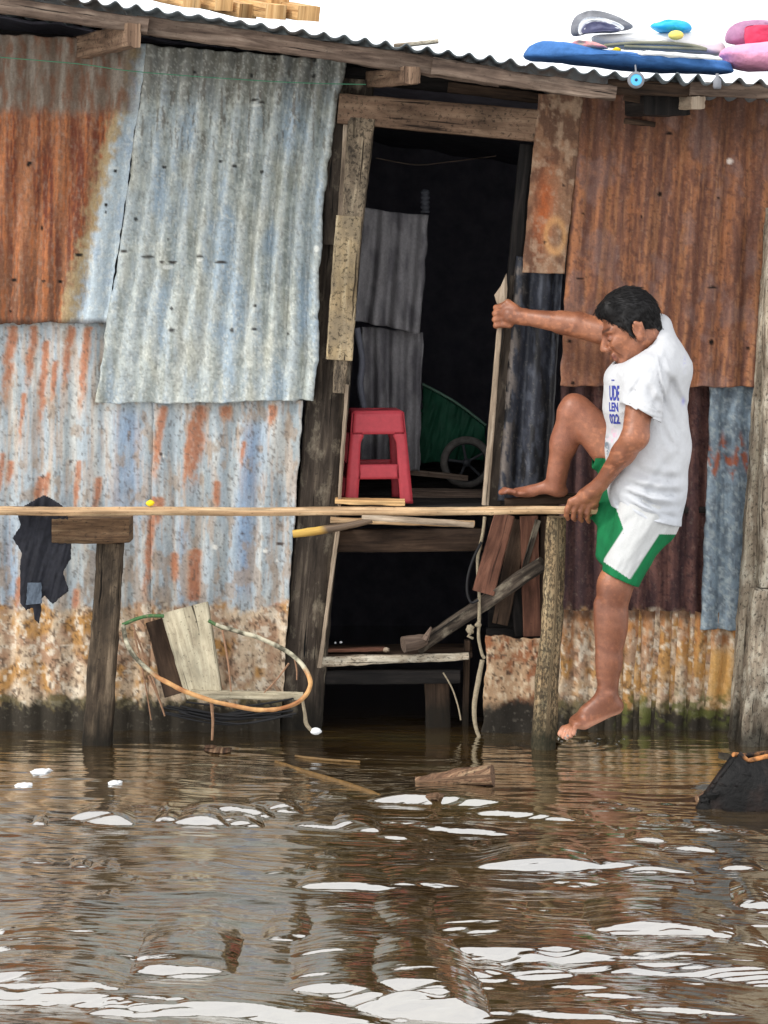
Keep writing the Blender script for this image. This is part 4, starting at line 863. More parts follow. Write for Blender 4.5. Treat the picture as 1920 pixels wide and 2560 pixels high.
# ================================================================== PERSON (signed distance sculpt + surface nets)
def smin(a, b, k):
    if k <= 0: return np.minimum(a, b)
    h = np.clip(.5+.5*(b-a)/k, 0, 1); return b*(1-h)+a*h-k*h*(1-h)
class Field:
    def __init__(s, lo, hi, h):
        s.lo = np.array(lo, float); s.h = h; s.n = [int((b-a)/h)+1 for a, b in zip(lo, hi)]
        s.ax = [(s.lo[i]+np.arange(s.n[i])*h).astype(np.float32) for i in range(3)]
        s.F = np.full(s.n, 1.0, np.float32)
    def win(s, lo, hi):
        sl = []
        for i in range(3):
            a = max(0, int((lo[i]-s.lo[i])/s.h)); b = min(s.n[i], int((hi[i]-s.lo[i])/s.h)+2); sl.append(slice(a, max(a, b)))
        g = [s.ax[i][sl[i]] for i in range(3)]
        return tuple(sl), g[0][:, None, None], g[1][None, :, None], g[2][None, None, :]
    def put(s, sl, d, k, sub):
        if d.size == 0: return
        A = s.F[sl]; s.F[sl] = -smin(-A, d, k) if sub else smin(A, d, k)
    def cap(s, a, b, ra, rb, k=.01, sub=False, ysc=1.0):
        a = np.array(a); b = np.array(b); m = max(ra, rb)/ysc+.03+k
        sl, x, y, z = s.win(np.minimum(a, b)-m, np.maximum(a, b)+m)
        yc = a[1]; ay = 0.0; by = (b[1]-a[1])*ysc
        px, py, pz = x-a[0], (y-yc)*ysc, z-a[2]; bx, bz = b[0]-a[0], b[2]-a[2]; L2 = bx*bx+by*by+bz*bz+1e-9
        t = np.clip((px*bx+py*by+pz*bz)/L2, 0, 1); d = np.sqrt((px-bx*t)**2+(py-by*t)**2+(pz-bz*t)**2)-(ra+(rb-ra)*t)
        s.put(sl, d.astype(np.float32), k, sub)
    def ell(s, c, r, R3=None, k=.01, sub=False):
        c = np.array(c); m = max(r)+.03+k; sl, x, y, z = s.win(c-m, c+m); X, Y, Z = x-c[0], y-c[1], z-c[2]
        if R3 is not None: X, Y, Z = [R3[i][0]*X+R3[i][1]*Y+R3[i][2]*Z for i in range(3)]
        k0 = np.sqrt((X/r[0])**2+(Y/r[1])**2+(Z/r[2])**2); k1 = np.sqrt((X/r[0]**2)**2+(Y/r[1]**2)**2+(Z/r[2]**2)**2)+1e-9
        s.put(sl, (k0*(k0-1)/k1).astype(np.float32), k, sub)
    def grid(s): return s.ax[0][:, None, None], s.ax[1][None, :, None], s.ax[2][None, None, :]
    def plane(s, p, nrm, k=.0, lo=None, hi=None):
        """remove the side nrm points to (inside the window)"""
        lo = s.lo if lo is None else lo; hi = [s.ax[i][-1] for i in range(3)] if hi is None else hi
        sl, x, y, z = s.win(lo, hi); nrm = np.array(nrm)/np.linalg.norm(nrm); d = -((x-p[0])*nrm[0]+(y-p[1])*nrm[1]+(z-p[2])*nrm[2])
        s.put(sl, (d+0*s.F[sl]).astype(np.float32), k, True)
    def mesh(s):
        F = s.F; S = F < 0; nx, ny, nz = F.shape
        cnt = np.zeros((nx-1, ny-1, nz-1), np.uint8)
        for a in (0, 1):
            for b in (0, 1):
                for c in (0, 1): cnt += S[a:nx-1+a, b:ny-1+b, c:nz-1+c]
        act = (cnt > 0) & (cnt < 8); I = np.argwhere(act); idx = np.full(act.shape, -1, np.int64); idx[tuple(I.T)] = np.arange(len(I))
        acc = np.zeros((len(I), 3)); num = np.zeros(len(I))
        cor = [(a, b, c) for a in (0, 1) for b in (0, 1) for c in (0, 1)]
        for p in cor:
            for ax in range(3):
                if p[ax]: continue
                q = list(p); q[ax] = 1
                f0 = F[tuple((I+p).T)].astype(float); f1 = F[tuple((I+q).T)].astype(float); cr = (f0 < 0) != (f1 < 0)
                t = np.where(cr, f0/(f0-f1+1e-12), 0); pos = np.tile(np.array(p, float), (len(I), 1)); pos[:, ax] = t
                acc += pos*cr[:, None]; num += cr
        V = s.lo+(I+acc/np.maximum(num, 1)[:, None])*s.h
        Q = []
        for ax in range(3):
            o1, o2 = [(1, 2), (2, 0), (0, 1)][ax]
            sl0 = [slice(1, n-1) for n in F.shape]; sl0[ax] = slice(0, F.shape[ax]-1); sl1 = list(sl0); sl1[ax] = slice(1, F.shape[ax])
            A = S[tuple(sl0)]; B = S[tuple(sl1)]; E = np.argwhere(A != B); off = np.ones(3, int); off[ax] = 0; E0 = E+off
            ins = A[tuple(E.T)]; d1 = np.zeros(3, int); d1[o1] = 1; d2 = np.zeros(3, int); d2[o2] = 1
            v = [idx[tuple((E0-d1-d2).T)], idx[tuple((E0-d2).T)], idx[tuple(E0.T)], idx[tuple((E0-d1).T)]]
            q = np.stack(v, -1); q[~ins] = q[~ins][:, ::-1]; Q.append(q)
        Q = np.concatenate(Q); return V, Q
    def normals_smooth(s): pass
def smoothV(V, Q, it=1, f=.5):
    for _ in range(it):
        acc = np.zeros_like(V); num = np.zeros(len(V))
        for i in range(4):
            for j in ((i+1) % 4, (i-1) % 4): np.add.at(acc, Q[:, i], V[Q[:, j]]); np.add.at(num, Q[:, i], 1)
        V = V*(1-f)+f*acc/np.maximum(num, 1)[:, None]
    return V
def n3(x, y, z, s=0): return fb(x+z*.37, y+z*.61, s, 3)
def v3(*a): return np.array(W(*a))

person = thing('person', W(1520, 1850, -.38), 'man in white printed t-shirt and green shorts climbing barefoot toward the doorway', 'person')
# head frame
pitch, yaw = R(22), R(-3)
fwd = np.array([-math.cos(pitch)*math.cos(yaw), -math.cos(pitch)*math.sin(yaw), -math.sin(pitch)])
up0 = np.array([-math.sin(pitch), 0, math.cos(pitch)]); up = up0-fwd*up0.dot(fwd); up /= np.linalg.norm(up); lat = np.cross(up, fwd)  # toward the viewer
HC = v3(1577, 815, -.415); RH = np.stack([fwd, lat, up]); HS = .96
def hp_(f, l, u): return HC+HS*(fwd*f+lat*l+up*u)
B = Field((.33, -.66, .0), (1.06, .03, 1.60), .0036)
# torso core
B.cap(v3(1622, 950, -.35), v3(1622, 1150, -.35), .105, .10, .02, ysc=.85); B.cap(v3(1622, 1150, -.35), v3(1628, 1235, -.355), .10, .095, .03, ysc=.80)
# neck
B.cap(hp_(-.035, 0, -.05), v3(1634, 900, -.37), .056, .066, .02); B.cap(v3(1630, 905, -.37), v3(1616, 940, -.48), .045, .05, .02)
# head
B.ell(hp_(-.006, 0, .035), [.090*HS, .077*HS, .088*HS], RH, .005); B.ell(hp_(.032, 0, -.028), [.064*HS, .062*HS, .088*HS], RH, .02)
for s in (-1, 1):
    B.cap(hp_(-.012, .052*s, -.055), hp_(.058, .020*s, -.108), .020, .018, .02); B.cap(hp_(.090, .012*s, .014), hp_(.068, .052*s, .012), .010, .009, .014)
    B.ell(hp_(.066, .044*s, -.030), [.024, .020, .020], RH, .016); B.ell(hp_(.090, .033*s, -.012), [.020, .020, .014], RH, .010, True)
    B.ell(hp_(.078, .033*s, -.012), [.016, .017, .013], RH, .004); B.ell(hp_(.104, .014*s, -.046), [.011, .008, .009], RH, .006)
    B.ell(hp_(-.016, .080*s, -.018), [.021*HS, .009, .035*HS], RH, .004); B.ell(hp_(-.010, .090*s, -.014), [.011, .009, .020], RH, .003, True); B.cap(hp_(-.034, .086*s, .004), hp_(-.030, .086*s, -.030), .004, .004, .003); B.ell(hp_(-.010, .078*s, -.046), [.010, .009, .012], RH, .006)
B.cap(hp_(.088, 0, .010), hp_(.116, 0, -.038), .009, .0125, .010); B.ell(hp_(.072, 0, -.108), [.022, .026, .018], RH, .016)
B.cap(hp_(.094, -.018, -.070), hp_(.094, .018, -.070), .0085, .0085, .008); B.cap(hp_(.090, -.016, -.084), hp_(.090, .016, -.084), .0095, .0095, .006); B.cap(hp_(.105, -.024, -.0765), hp_(.105, .024, -.0765), .0035, .0035, .004, True)
B.cap(hp_(.0, 0, -.07), hp_(.02, 0, -.10), .04, .03, .03)
# left arm (near)
LS, LE, LW = v3(1610, 948, -.52), v3(1586, 1095, -.575), v3(1502, 1209, -.435)
B.cap(LS, LE, .050, .041, .02); B.cap(LE, LE+(LW-LE)*.35, .0405, .038, .012); B.cap(LE+(LW-LE)*.3, LW, .037, .0235, .015); B.ell(LE+np.array([.012, 0, .01]), [.034, .034, .036], None, .02)
B.cap(LE+(LW-LE)*.05+np.array([-.012, -.008, .006]), LE+(LW-LE)*.45+np.array([-.006, -.006, 0]), .027, .020, .014)
# near hand over the pole
HB = v3(1462, 1240, -.392)
B.cap(LW, HB, .024, .026, .012); 
for i in range(4):
    kx = 1428+15.5*i; ky = 1254+2.5*i
    K = v3(kx, ky, -.384); B.cap(HB+np.array([.006*(i-1.5), .004, -.004]), K, .016, .0118, .008)
    K2 = v3(kx-10+i*1.5, ky+20, -.3655+.0-.006); K3 = v3(kx-12+i*2, ky+36+(2 if i in (1, 2) else -2), -.352); K4 = v3(kx-8+i*2, ky+43, -.335)
    B.cap(K, K2, .0112, .0100, .003); B.cap(K2, K3, .0100, .0090, .003); B.cap(K3, K4, .0088, .0078, .003); B.ell(K, [.0125]*3, None, .004)
B.cap(v3(1478, 1238, -.38), v3(1488, 1262, -.345), .015, .0125, .008); B.cap(v3(1488, 1262, -.345), v3(1474, 1284, -.308), .0120, .0105, .004); B.cap(v3(1474, 1284, -.308), v3(1454, 1288, -.302), .0105, .009, .004)
B.cap(v3(1496, 1218, -.42), v3(1484, 1250, -.385), .020, .020, .010)
# right arm (far)
RS, RE, RW = v3(1580, 850, -.25), v3(1446, 812, -.17), v3(1308, 792, -.085)
B.cap(RS, RE, .050, .043, .02); B.cap(RE, RE+(RW-RE)*.3, .043, .039, .012); B.cap(RE+(RW-RE)*.25, RW, .038, .0270, .012); B.cap(RE+np.array([.02, 0, -.018]), RE+(RW-RE)*.3+np.array([0, 0, -.012]), .028, .022, .014)
PC = v3(1278, 788, -.072)
B.cap(RW, PC, .028, .030, .012); B.ell(v3(1272, 788, -.066), [.028, .022, .036], None, .012)
for i in range(4):
    yy = 766+15*i; K = v3(1258-2*(i in (1, 2)), yy, -.066); K2 = v3(1240-(3 if i in (1, 2) else 0), yy+3, -.046); K3 = v3(1242, yy+5, -.018); K4 = v3(1256, yy+5, .006)
    B.cap(v3(1274, yy+1, -.070), K, .0125, .0115, .006); B.cap(K, K2, .0113, .0105, .003); B.cap(K2, K3, .0103, .0094, .003); B.cap(K3, K4, .0092, .008, .003)
B.cap(v3(1288, 772, -.08), v3(1270, 757, -.068), .0165, .0130, .008); B.cap(v3(1270, 757, -.068), v3(1256, 764, -.052), .0125, .0105, .004); B.cap(v3(1256, 764, -.052), v3(1240, 768, -.038), .0105, .0085, .004)
# left leg (near, hanging)
LH, LK = v3(1626, 1245, -.405), v3(1540, 1462, -.43)
B.cap(LH, LK, .080, .055, .02); B.ell(v3(1528, 1480, -.435), [.044, .044, .07], None, .03)
B.cap(LK, v3(1527, 1560, -.43), .050, .0475, .02); B.cap(v3(1529, 1540, -.43), v3(1524, 1660, -.425), .0485, .039, .02); B.ell(v3(1540, 1565, -.43), [.034, .042, .075], None, .02); B.cap(v3(1524, 1650, -.425), v3(1518, 1742, -.42), .039, .0335, .02)
B.cap(v3(1500, 1510, -.435), v3(1506, 1690, -.43), .022, .018, .015)
# left foot, toes down into the water
B.ell(v3(1536, 1762, -.42), [.028, .031, .026], None, .018); B.cap(v3(1516, 1745, -.42), v3(1470, 1782, -.42), .033, .028, .02); B.cap(v3(1538, 1768, -.42), v3(1462, 1806, -.43), .022, .022, .02); B.cap(v3(1470, 1784, -.41), v3(1440, 1806, -.39), .028, .022, .015)
B.ell(v3(1446, 1806, -.42), [.030, .046, .019], None, .015); B.ell(v3(1524, 1738, -.452), [.011, .009, .013], None, .008)
for i in range(5):
    yd = -.455+.018*i; r = [.0088, .0092, .0096, .010, .0135][i]; bx, by = 1447-5*i, 1812+1.5*i; tx, ty = [1434, 1427, 1418, 1409, 1402][i], [1834, 1840, 1843, 1842, 1834][i]
    mxx, myy = (bx+tx)/2-5, (by+ty)/2-3
    B.cap(v3(bx, by, yd), v3(mxx, myy, yd), r, r*.95, .004); B.cap(v3(mxx, myy, yd), v3(tx, ty, yd), r*.95, r*.85, .002)
# right leg (far, raised)
RHp, RK = v3(1612, 1215, -.29), v3(1444, 1030, -.25)
B.cap(RHp, RK, .085, .056, .02); B.ell(v3(1432, 1020, -.25), [.042, .046, .048], None, .02); B.ell(v3(1414, 1030, -.252), [.022, .028, .03], None, .012)
B.cap(v3(1424, 1040, -.25), v3(1408, 1110, -.235), .042, .042, .02); B.ell(v3(1418, 1095, -.235), [.038, .042, .06], None, .02); B.cap(v3(1408, 1105, -.235), v3(1390, 1215, -.21), .040, .031, .02)
B.cap(v3(1402, 1080, -.24), v3(1380, 1190, -.22), .014, .013, .025)
# right foot on the log
B.ell(v3(1400, 1228, -.20), [.028, .028, .020], None, .015); B.cap(v3(1384, 1214, -.20), v3(1320, 1228, -.19), .026, .016, .02); B.cap(v3(1330, 1228, -.19), v3(1292, 1230, -.185), .019, .014, .012); B.ell(v3(1305, 1231, -.185), [.032, .038, .013], None, .012)
for i in range(5):
    yd = -.215+.016*i; r = [.0078, .0082, .0086, .009, .0115][i]
    B.cap(v3(1288-i*1.5, 1230, yd), v3(1272-i*2.5, 1226, yd), r, r, .004); B.cap(v3(1272-i*2.5, 1226, yd), v3(1263-i*2.5, 1231, yd), r, r*.9, .004)
# skin relief
V, Q = B.mesh(); del B
V = smoothV(V, Q, 2, .5)
# skin colour
def rel(V): d = V-HC; return d@fwd/HS, d@lat/HS, d@up/HS
f_, l_, u_ = rel(V)
nn = fb(V[:, 0]*22+V[:, 1]*9, V[:, 2]*22, 401, 4); n_s = fb(V[:, 0]*90+V[:, 1]*40, V[:, 2]*90, 405, 3)
sk = np.tile(linA((146, 94, 68)), (len(V), 1)); sk = mx(sk, linA((116, 70, 50)), ss(nn, .40, .66)*.75); sk = mx(sk, linA((190, 124, 88)), ss(n_s, .55, .72)*.4)
legm = ss(-V[:, 2], -.62, -.50)*0+(V[:, 2] < .62); sk = mx(sk, linA((108, 66, 48)), .75*legm*ss(.62-V[:, 2], 0, .08)*(1-ss(.16-V[:, 2], 0, .05))*.85)  # hanging leg painted darker, for shade and wet skin
sk = mx(sk, linA((140, 88, 68)), ((V[:, 0] < v3(1520, 0, -.25)[0]) & (V[:, 2] > .8) & (V[:, 2] < 1.2))*.6*ss(V[:, 1], -.33, -.3))
sole = ss(.07-(V[:, 2]-(v3(0, 1812, -.42)[2])-(V[:, 0]-v3(1450, 0, -.42)[0])*.36), .058, .078)*(V[:, 2] < .2); sk = mx(sk, linA((206, 150, 124)), sole*.8)
hm = (np.abs(l_) < .11) & (f_ > -.12) & (f_ < .15) & (u_ < .14) & (u_ > -.13) & (V[:, 2] > 1.2)
lip = hm*np.exp(-((u_+.077)/.010)**2)*ss(f_, .083, .09)*(np.abs(l_) < .028); sk = mx(sk, linA((98, 48, 44)), lip*.8)
brow = hm*np.exp(-((u_-.015-.1*np.abs(l_))/.0058)**2)*ss(f_, .05, .065)*ss(np.abs(l_), .008, .016)*(1-ss(np.abs(l_), .05, .058)); sk = mx(sk, linA((40, 26, 22)), brow*.85)
eye = hm*np.exp(-((u_+.017)/.0045)**2-((np.abs(l_)-.034)/.014)**2)*ss(f_, .05, .065); sk = mx(sk, linA((34, 20, 18)), np.clip(eye*1.3, 0, 1)*.9)
sock = hm*np.exp(-((u_+.006)/.012)**2-((np.abs(l_)-.033)/.018)**2)*ss(f_, .05, .07); sk = mx(sk, linA((112, 64, 50)), sock*.5)
sk = mx(sk, linA((70, 44, 38)), hm*ss(-u_, .062, .085)*ss(f_, .0, .05)*ss(n_s, .45, .6)*.5)
mus = hm*np.exp(-((u_+.063)/.0055)**2)*ss(f_, .075, .085)*(np.abs(l_) < .026)*ss(n_s, .3, .5); sk = mx(sk, linA((44, 28, 26)), mus*.75)
nl = hm*np.exp(-((np.abs(l_)-.026-(-.045-u_)*.35)/.0028)**2)*ss(-u_, .036, .045)*(1-ss(-u_, .080, .09))*ss(f_, .06, .07); sk = mx(sk, linA((84, 46, 36)), nl*.75)  # shade of the nose-to-mouth crease painted as a dark line
m_, nt, b = newmat('skin'); n = N(nt); at = n.add('ShaderNodeAttribute', attribute_name='Col'); co = n.coords(); f1 = n.noise(co, 45, 6, .6); f2 = n.noise(co, 260, 3, .6)
vv = n.math('ADD', n.math('MULTIPLY', n.math('SUBTRACT', f1, .5), .7), n.math('ADD', 1.0, n.math('MULTIPLY', n.math('SUBTRACT', f2, .5), .5)))
cmb = n.add('ShaderNodeCombineXYZ'); [n.link(vv, cmb.inputs[i]) for i in range(3)]
n.link(n.mix(1.0, at.outputs['Color'], cmb.outputs[0], 'MULTIPLY'), b.inputs['Base Color']); b.inputs['Roughness'].default_value = .42; b.inputs['Specular IOR Level'].default_value = .45
n.bump(n.math('ADD', f1, n.math('MULTIPLY', f2, .6)), .35, .003, b); M['skin'] = m_
body = obj('body', mesh_np('body', V, Q, col=sk), M['skin'], person)
# hair
Hf = Field(HC-.17, HC+.19, .003)
Hf.ell(hp_(-.010, 0, .044), [.096*HS, .083*HS, .091*HS], RH, .005); Hf.cap(hp_(.040, -.04, .085), hp_(.045, .045, .082), .030, .034, .02); Hf.cap(hp_(.072, -.02, .080), hp_(.064, .040, .082), .020, .020, .014); Hf.cap(hp_(-.05, 0, .02), hp_(-.056, 0, -.045), .056, .043, .02)
for s in (-1, 1): Hf.cap(hp_(.012, .074*s, .02), hp_(.012, .076*s, -.024), .012, .007, .012)
Hf.ell(hp_(.100, 0, -.045), [.066, .110, .112], RH, .006, True); Hf.ell(hp_(.040, 0, -.10), [.062, .13, .085], RH, .01, True)
for s in (-1, 1): Hf.ell(hp_(-.016, .094*s, -.020), [.026, .026, .038], RH, .004, True)
Hf.plane(hp_(0, 0, -.075), -up)
x, y, z = Hf.grid(); a = (x-HC[0])*fwd[0]+(y-HC[1])*fwd[1]+(z-HC[2])*fwd[2]; l2 = (x-HC[0])*lat[0]+(y-HC[1])*lat[1]+(z-HC[2])*lat[2]; u2 = (x-HC[0])*up[0]+(y-HC[1])*up[1]+(z-HC[2])*up[2]
Hf.F += (-.005*(fb(a*22+u2*60, l2*70+u2*20, 501, 3)-.5)-.004*(fb(a*60+5, l2*160+u2*120, 503, 2)-.5)).astype(np.float32)
V, Q = Hf.mesh(); V = smoothV(V, Q, 1, .4)
mh = mat_plain('black_hair', (15, 13, 14), .55, .4, 120, .6, spec=.3, bd=.003, c2=(42, 36, 36), c2amt=.25)
mbh = MB(); rs_ = random.Random(21); VH = [Vector(v) for v in V[::1]]; nQ = len(Q)
hairmesh = mesh_np('tmp_hair', V, Q); nor = np.empty(len(V)*3, np.float32); hairmesh.vertices.foreach_get('normal', nor) if False else None
nor = [tuple(v.normal) for v in hairmesh.vertices]; vF, vU, vL = Vector(fwd), Vector(up), Vector(lat)
for _ in range(2600):
    i = rs_.randrange(len(V)); p0 = Vector(V[i]); nm = Vector(nor[i]); f0, l0, u0_ = [(p0-Vector(HC)).dot(q)/HS for q in (vF, vL, vU)]
    dr = (-vF*(.9 if u0_ > .05 else .35)-vU*(.15 if u0_ > .05 else .9)+vL*(.35 if l0 > 0 else -.35)*(1 if u0_ > .03 else .1)); 
    if f0 > .055: dr = vF*.3-vU*.5+vL*rs_.uniform(-.8, .8)
    dr = dr+Vector((rs_.uniform(-.16, .16), rs_.uniform(-.16, .16), rs_.uniform(-.16, .16))); dr = (dr-nm*dr.dot(nm)).normalized(); L_ = rs_.uniform(.014, .032)
    add_tube(mbh, [p0-nm*.001, p0+dr*L_*.5+nm*.0012, p0+dr*L_+nm*rs_.uniform(-.003, .0012)], [.0010, .0009, .0003], 4, 0, caps=False)
VS = np.array([tuple(v) for v in mbh.v]); FS = np.array(mbh.f)+len(V); bpy.data.meshes.remove(hairmesh)
obj('hair', mesh_np('hair', np.concatenate([V, VS]), np.concatenate([Q, FS])), mh, person)
# t-shirt
T = Field((.62, -.68, .70), (1.07, .03, 1.62), .0036)
def tcap(a, ya, b, yb, ra, rb, k, ysc=.62, sub=False): T.cap(v3(*a, ya), v3(*b, yb), ra, rb, k, sub, ysc)
T.cap(v3(1616, 944, -.525), v3(1596, 1070, -.572), .072, .068, .025)
d_ = v3(1637, 1046, -.5)-v3(1562, 1008, -.5); nr = np.array([d_[2], 0, -d_[0]])
if nr[2] > 0: nr = -nr
T.plane(v3(1600, 1030, -.56), nr)
T.ell(v3(1598, 1024, -.565)+np.array([-.006, 0, -.045]), [.058, .056, .075], None, .002, True)
tcap((1622, 965), -.345, (1620, 1120), -.345, .128, .136, .02, .84); tcap((1620, 1120), -.345, (1618, 1215), -.35, .136, .128, .03, .80); tcap((1618, 1215), -.35, (1620, 1330), -.36, .125, .108, .03, .72)
T.ell(v3(1644, 892, -.36), [.082, .150, .072], None, .05); T.cap(v3(1650, 850, -.36), v3(1668, 920, -.36), .045, .08, .04, ysc=.6); T.ell(v3(1620, 934, -.495), [.078, .080, .060], None, .03)
T.cap(v3(1560, 950, -.40), v3(1572, 1010, -.38), .065, .085, .04, ysc=.6)
T.cap(v3(1600, 860, -.24), v3(1530, 836, -.21), .068, .058, .03); T.cap(v3(1648, 815, -.35), v3(1640, 880, -.36), .042, .06, .03, ysc=.5)
x, y, z = T.grid()
def pcoord():
    d = CAMD-.36; return (x*F_PX/d+960)+0*z, HOR-(z-CAMH)*F_PX/d+0*x
PX, PY = pcoord(); PX = PX+0*y; PY = PY+0*y
g = np.zeros(T.F.shape, np.float32)
def foldline(x0, y0, x1, y1, w, dep):
    dx, dy = x1-x0, y1-y0; L2 = dx*dx+dy*dy; t = np.clip(((PX-x0)*dx+(PY-y0)*dy)/L2, 0, 1); L = math.sqrt(L2)
    w = w*1.35; bow = 8*np.sin(np.pi*t); dd = ((PX-x0)*dy-(PY-y0)*dx)/L+bow; al = ((PX-x0)*dx+(PY-y0)*dy)/L2
    env = ss(al, -.1, .25)*(1-ss(al, .7, 1.1)); return dep*env*np.exp(-(dd/w)**2)
near = (1-ss(y, -.40, -.30)).astype(np.float32)
for q in [(1530, 1212, 1680, 1262, 7, .010), (1526, 1222, 1650, 1290, 6, .009), (1535, 1195, 1700, 1225, 8, .008), (1528, 1234, 1610, 1300, 6, .009), (1570, 1160, 1700, 1190, 9, .006), (1640, 960, 1722, 1130, 10, .007), (1660, 930, 1724, 1030, 8, .006),
          (1668, 1130, 1600, 1240, 9, .006), (1690, 1100, 1660, 1230, 9, .005), (1575, 940, 1580, 1010, 6, .006), (1600, 950, 1640, 1010, 7, .007), (1566, 960, 1560, 1010, 5, .005), (1640, 880, 1665, 960, 8, .007), (1618, 985, 1632, 1030, 5, .005), (1530, 1060, 1540, 1180, 7, .004), (1645, 1040, 1680, 1120, 8, .006), (1585, 1230, 1690, 1290, 5, .005), (1626, 900, 1654, 1012, 3, .005), (1560, 1000, 1645, 1038, 2, .004), (1636, 1060, 1700, 1290, 10, .006), (1700, 980, 1690, 1180, 8, .004)]:
    g += (foldline(*q)*near).astype(np.float32)
T.F += 1.3*g-.8*np.roll(g, 7, axis=2)
T.F += (.005*(fb(PX/34+y*12, PY/44+y*9, 601, 3)-.5)).astype(np.float32)
inner = -(T.F+.007)
T.F = np.maximum(T.F, inner)
# hem, sleeve and neck openings
def cutplane(p0, p1, yp, side, lo=None, hi=None, ytilt=0.0):
    a, b = v3(*p0, yp), v3(*p1, yp); d = b-a; nrm = np.array([d[2], ytilt, -d[0]])*side; T.plane(a, nrm, 0, lo, hi)
cutplane((1510, 1262), (1720, 1322), -.4, 1)
T.cap(hp_(-.02, 0, -.06), v3(1610, 880, -.385), .062, .064, .002, True); T.cap(hp_(.04, 0, -.08), hp_(.03, 0, -.12), .06, .045, .002, True); T.cap(v3(1490, 872, -.42), v3(1540, 884, -.41), .05, .036, .002, True); T.plane(v3(1532, 0, -.2), [-1, 0, 0], 0, [.6, -.30, v3(0, 900, -.2)[2]], [.80, .03, 1.6])
V, Q = T.mesh(); V = smoothV(V, Q, 1, .5); Vt, Qt = V, Q
wt = np.tile(np.array([.53, .54, .56]), (len(V), 1)); pxv = V[:, 0]*F_PX/(CAMD+V[:, 1])+960; pyv = HOR-(V[:, 2]-CAMH)*F_PX/(CAMD+V[:, 1])
wt = mx(wt, np.array([.43, .47, .53]), ss(pyv, 1150, 1300)*.4*(V[:, 1] < -.3))       # slightly darker, bluer cloth toward the hem
pk = np.exp(-((pxv-1532)/12)**2-((pyv-1092)/16)**2)*ss(fb(pxv/5, pyv/5, 611, 3), .5, .58)*(V[:, 1] < -.36); wt = mx(wt, np.array([.68, .40, .52]), np.clip(pk, 0, 1)*.9)
gk = np.exp(-((pxv-1515)/9)**2-((pyv-1118)/22)**2)*ss(fb(pxv/7, pyv/7, 613, 3), .45, .52)*(V[:, 1] < -.30); wt = mx(wt, np.array([.10, .14, .18]), np.clip(gk*1.4, 0, 1)*.85)
bk = (np.exp(-((pxv-1708)/4)**2-((pyv-1003)/9)**2)+np.exp(-((pxv-1712)/3)**2-((pyv-905)/22)**2)*.6*(fb(pxv/4, pyv/4, 615, 2) > .5)); wt = mx(wt, np.array([.34, .34, .66]), np.clip(bk, 0, 1)*.8)
m_ = mat_vc('white_cotton', .9, .15, .07, 60, .5, .004, streak=False); shirt = obj('t_shirt', mesh_np('t_shirt', V, Q, col=wt), m_, person)
# shirt print, wrapped on the cloth
bvh = BVHTree.FromPolygons([tuple(v) for v in Vt], [tuple(int(i) for i in q) for q in Qt], epsilon=0)
blue = mat_plain('blue_print', (58, 66, 150), .8, .15, 200, 0)
def print_line(txt, px, py, hpx, wpx, name):
    cu = bpy.data.curves.new(name, 'FONT'); cu.body = txt; cu.offset = .035; cu.resolution_u = 3; tmp = bpy.data.objects.new('tmp', cu); C.objects.link(tmp); bpy.context.view_layer.update()
    dg = bpy.context.evaluated_depsgraph_get(); me = bpy.data.meshes.new_from_object(tmp.evaluated_get(dg)); bpy.data.objects.remove(tmp)
    import bmesh
    bm = bmesh.new(); bm.from_mesh(me); bmesh.ops.triangulate(bm, faces=bm.faces[:]); bmesh.ops.subdivide_edges(bm, edges=[e for e in bm.edges if e.calc_length() > .12], cuts=2, use_grid_fill=True); bmesh.ops.triangulate(bm, faces=bm.faces[:])
    xs_ = [v.co.x for v in bm.verts]; ys_ = [v.co.y for v in bm.verts]; x0, x1, y0, y1 = min(xs_), max(xs_), min(ys_), max(ys_)
    d = Vector((.45, .89, 0)).normalized()
    for v in bm.verts:
        u = (v.co.x-x0)/(x1-x0); w = (v.co.y-y0)/(y1-y0)
        p = W(px+u*wpx, py-w*hpx-u*hpx*.05, -.46); o = p-d*.5; hit = bvh.ray_cast(o, d)
        v.co = hit[0]-d*.0016 if hit[0] is not None else p
    bm.to_mesh(me); bm.free(); return obj(name, me, blue, shirt)
try:
    print_line('UDE', 1522, 1002, 38, 42, 'print_lettering'); print_line('LEN', 1519, 1029, 23, 38, 'print_lettering'); print_line('022', 1516, 1061, 26, 40, 'print_lettering'); print_line('..', 1532, 952, 4, 12, 'print_lettering')
except Exception as e: print('text failed', e)
# shorts
S_ = Field((.55, -.60, .40), (1.06, -.08, .98), .0036)
S_.cap(v3(1630, 1250, -.35), v3(1626, 1300, -.355), .098, .094, .02, ysc=.74); S_.cap(v3(1616, 1272, -.415), v3(1550, 1450, -.435), .093, .067, .03); S_.cap(v3(1610, 1225, -.29), v3(1500, 1100, -.26), .098, .072, .03)
S_.cap(v3(1545, 1240, -.30), v3(1522, 1385, -.36), .07, .045, .04); S_.cap(v3(1490, 1280, -.28), v3(1540, 1300, -.3), .03, .05, .03); S_.cap(v3(1600, 1390, -.43), v3(1650, 1290, -.40), .03, .05, .03)
x, y, z = S_.grid(); d = CAMD-.42; PX = (x*F_PX/d+960)+0*z+0*y; PY = HOR-(z-CAMH)*F_PX/d+0*x+0*y
S_.F += (.016*(fb((PX+.55*PY)/24, (PY-.5*PX)/90+y*10, 701, 3)-.5)).astype(np.float32)
S_.F = np.maximum(S_.F, -(S_.F+.008))
a, b2 = v3(1496, 1422, -.43), v3(1584, 1462, -.43); d_ = b2-a; nr = np.array([d_[2], 0, -d_[0]]); nr = nr if nr[2] < 0 else -nr; S_.plane(a, nr)
S_.plane(v3(1494, 1100, -.27), [-.97, 0, .2], 0, [.5, -.37, .75], [.80, -.08, 1.0])
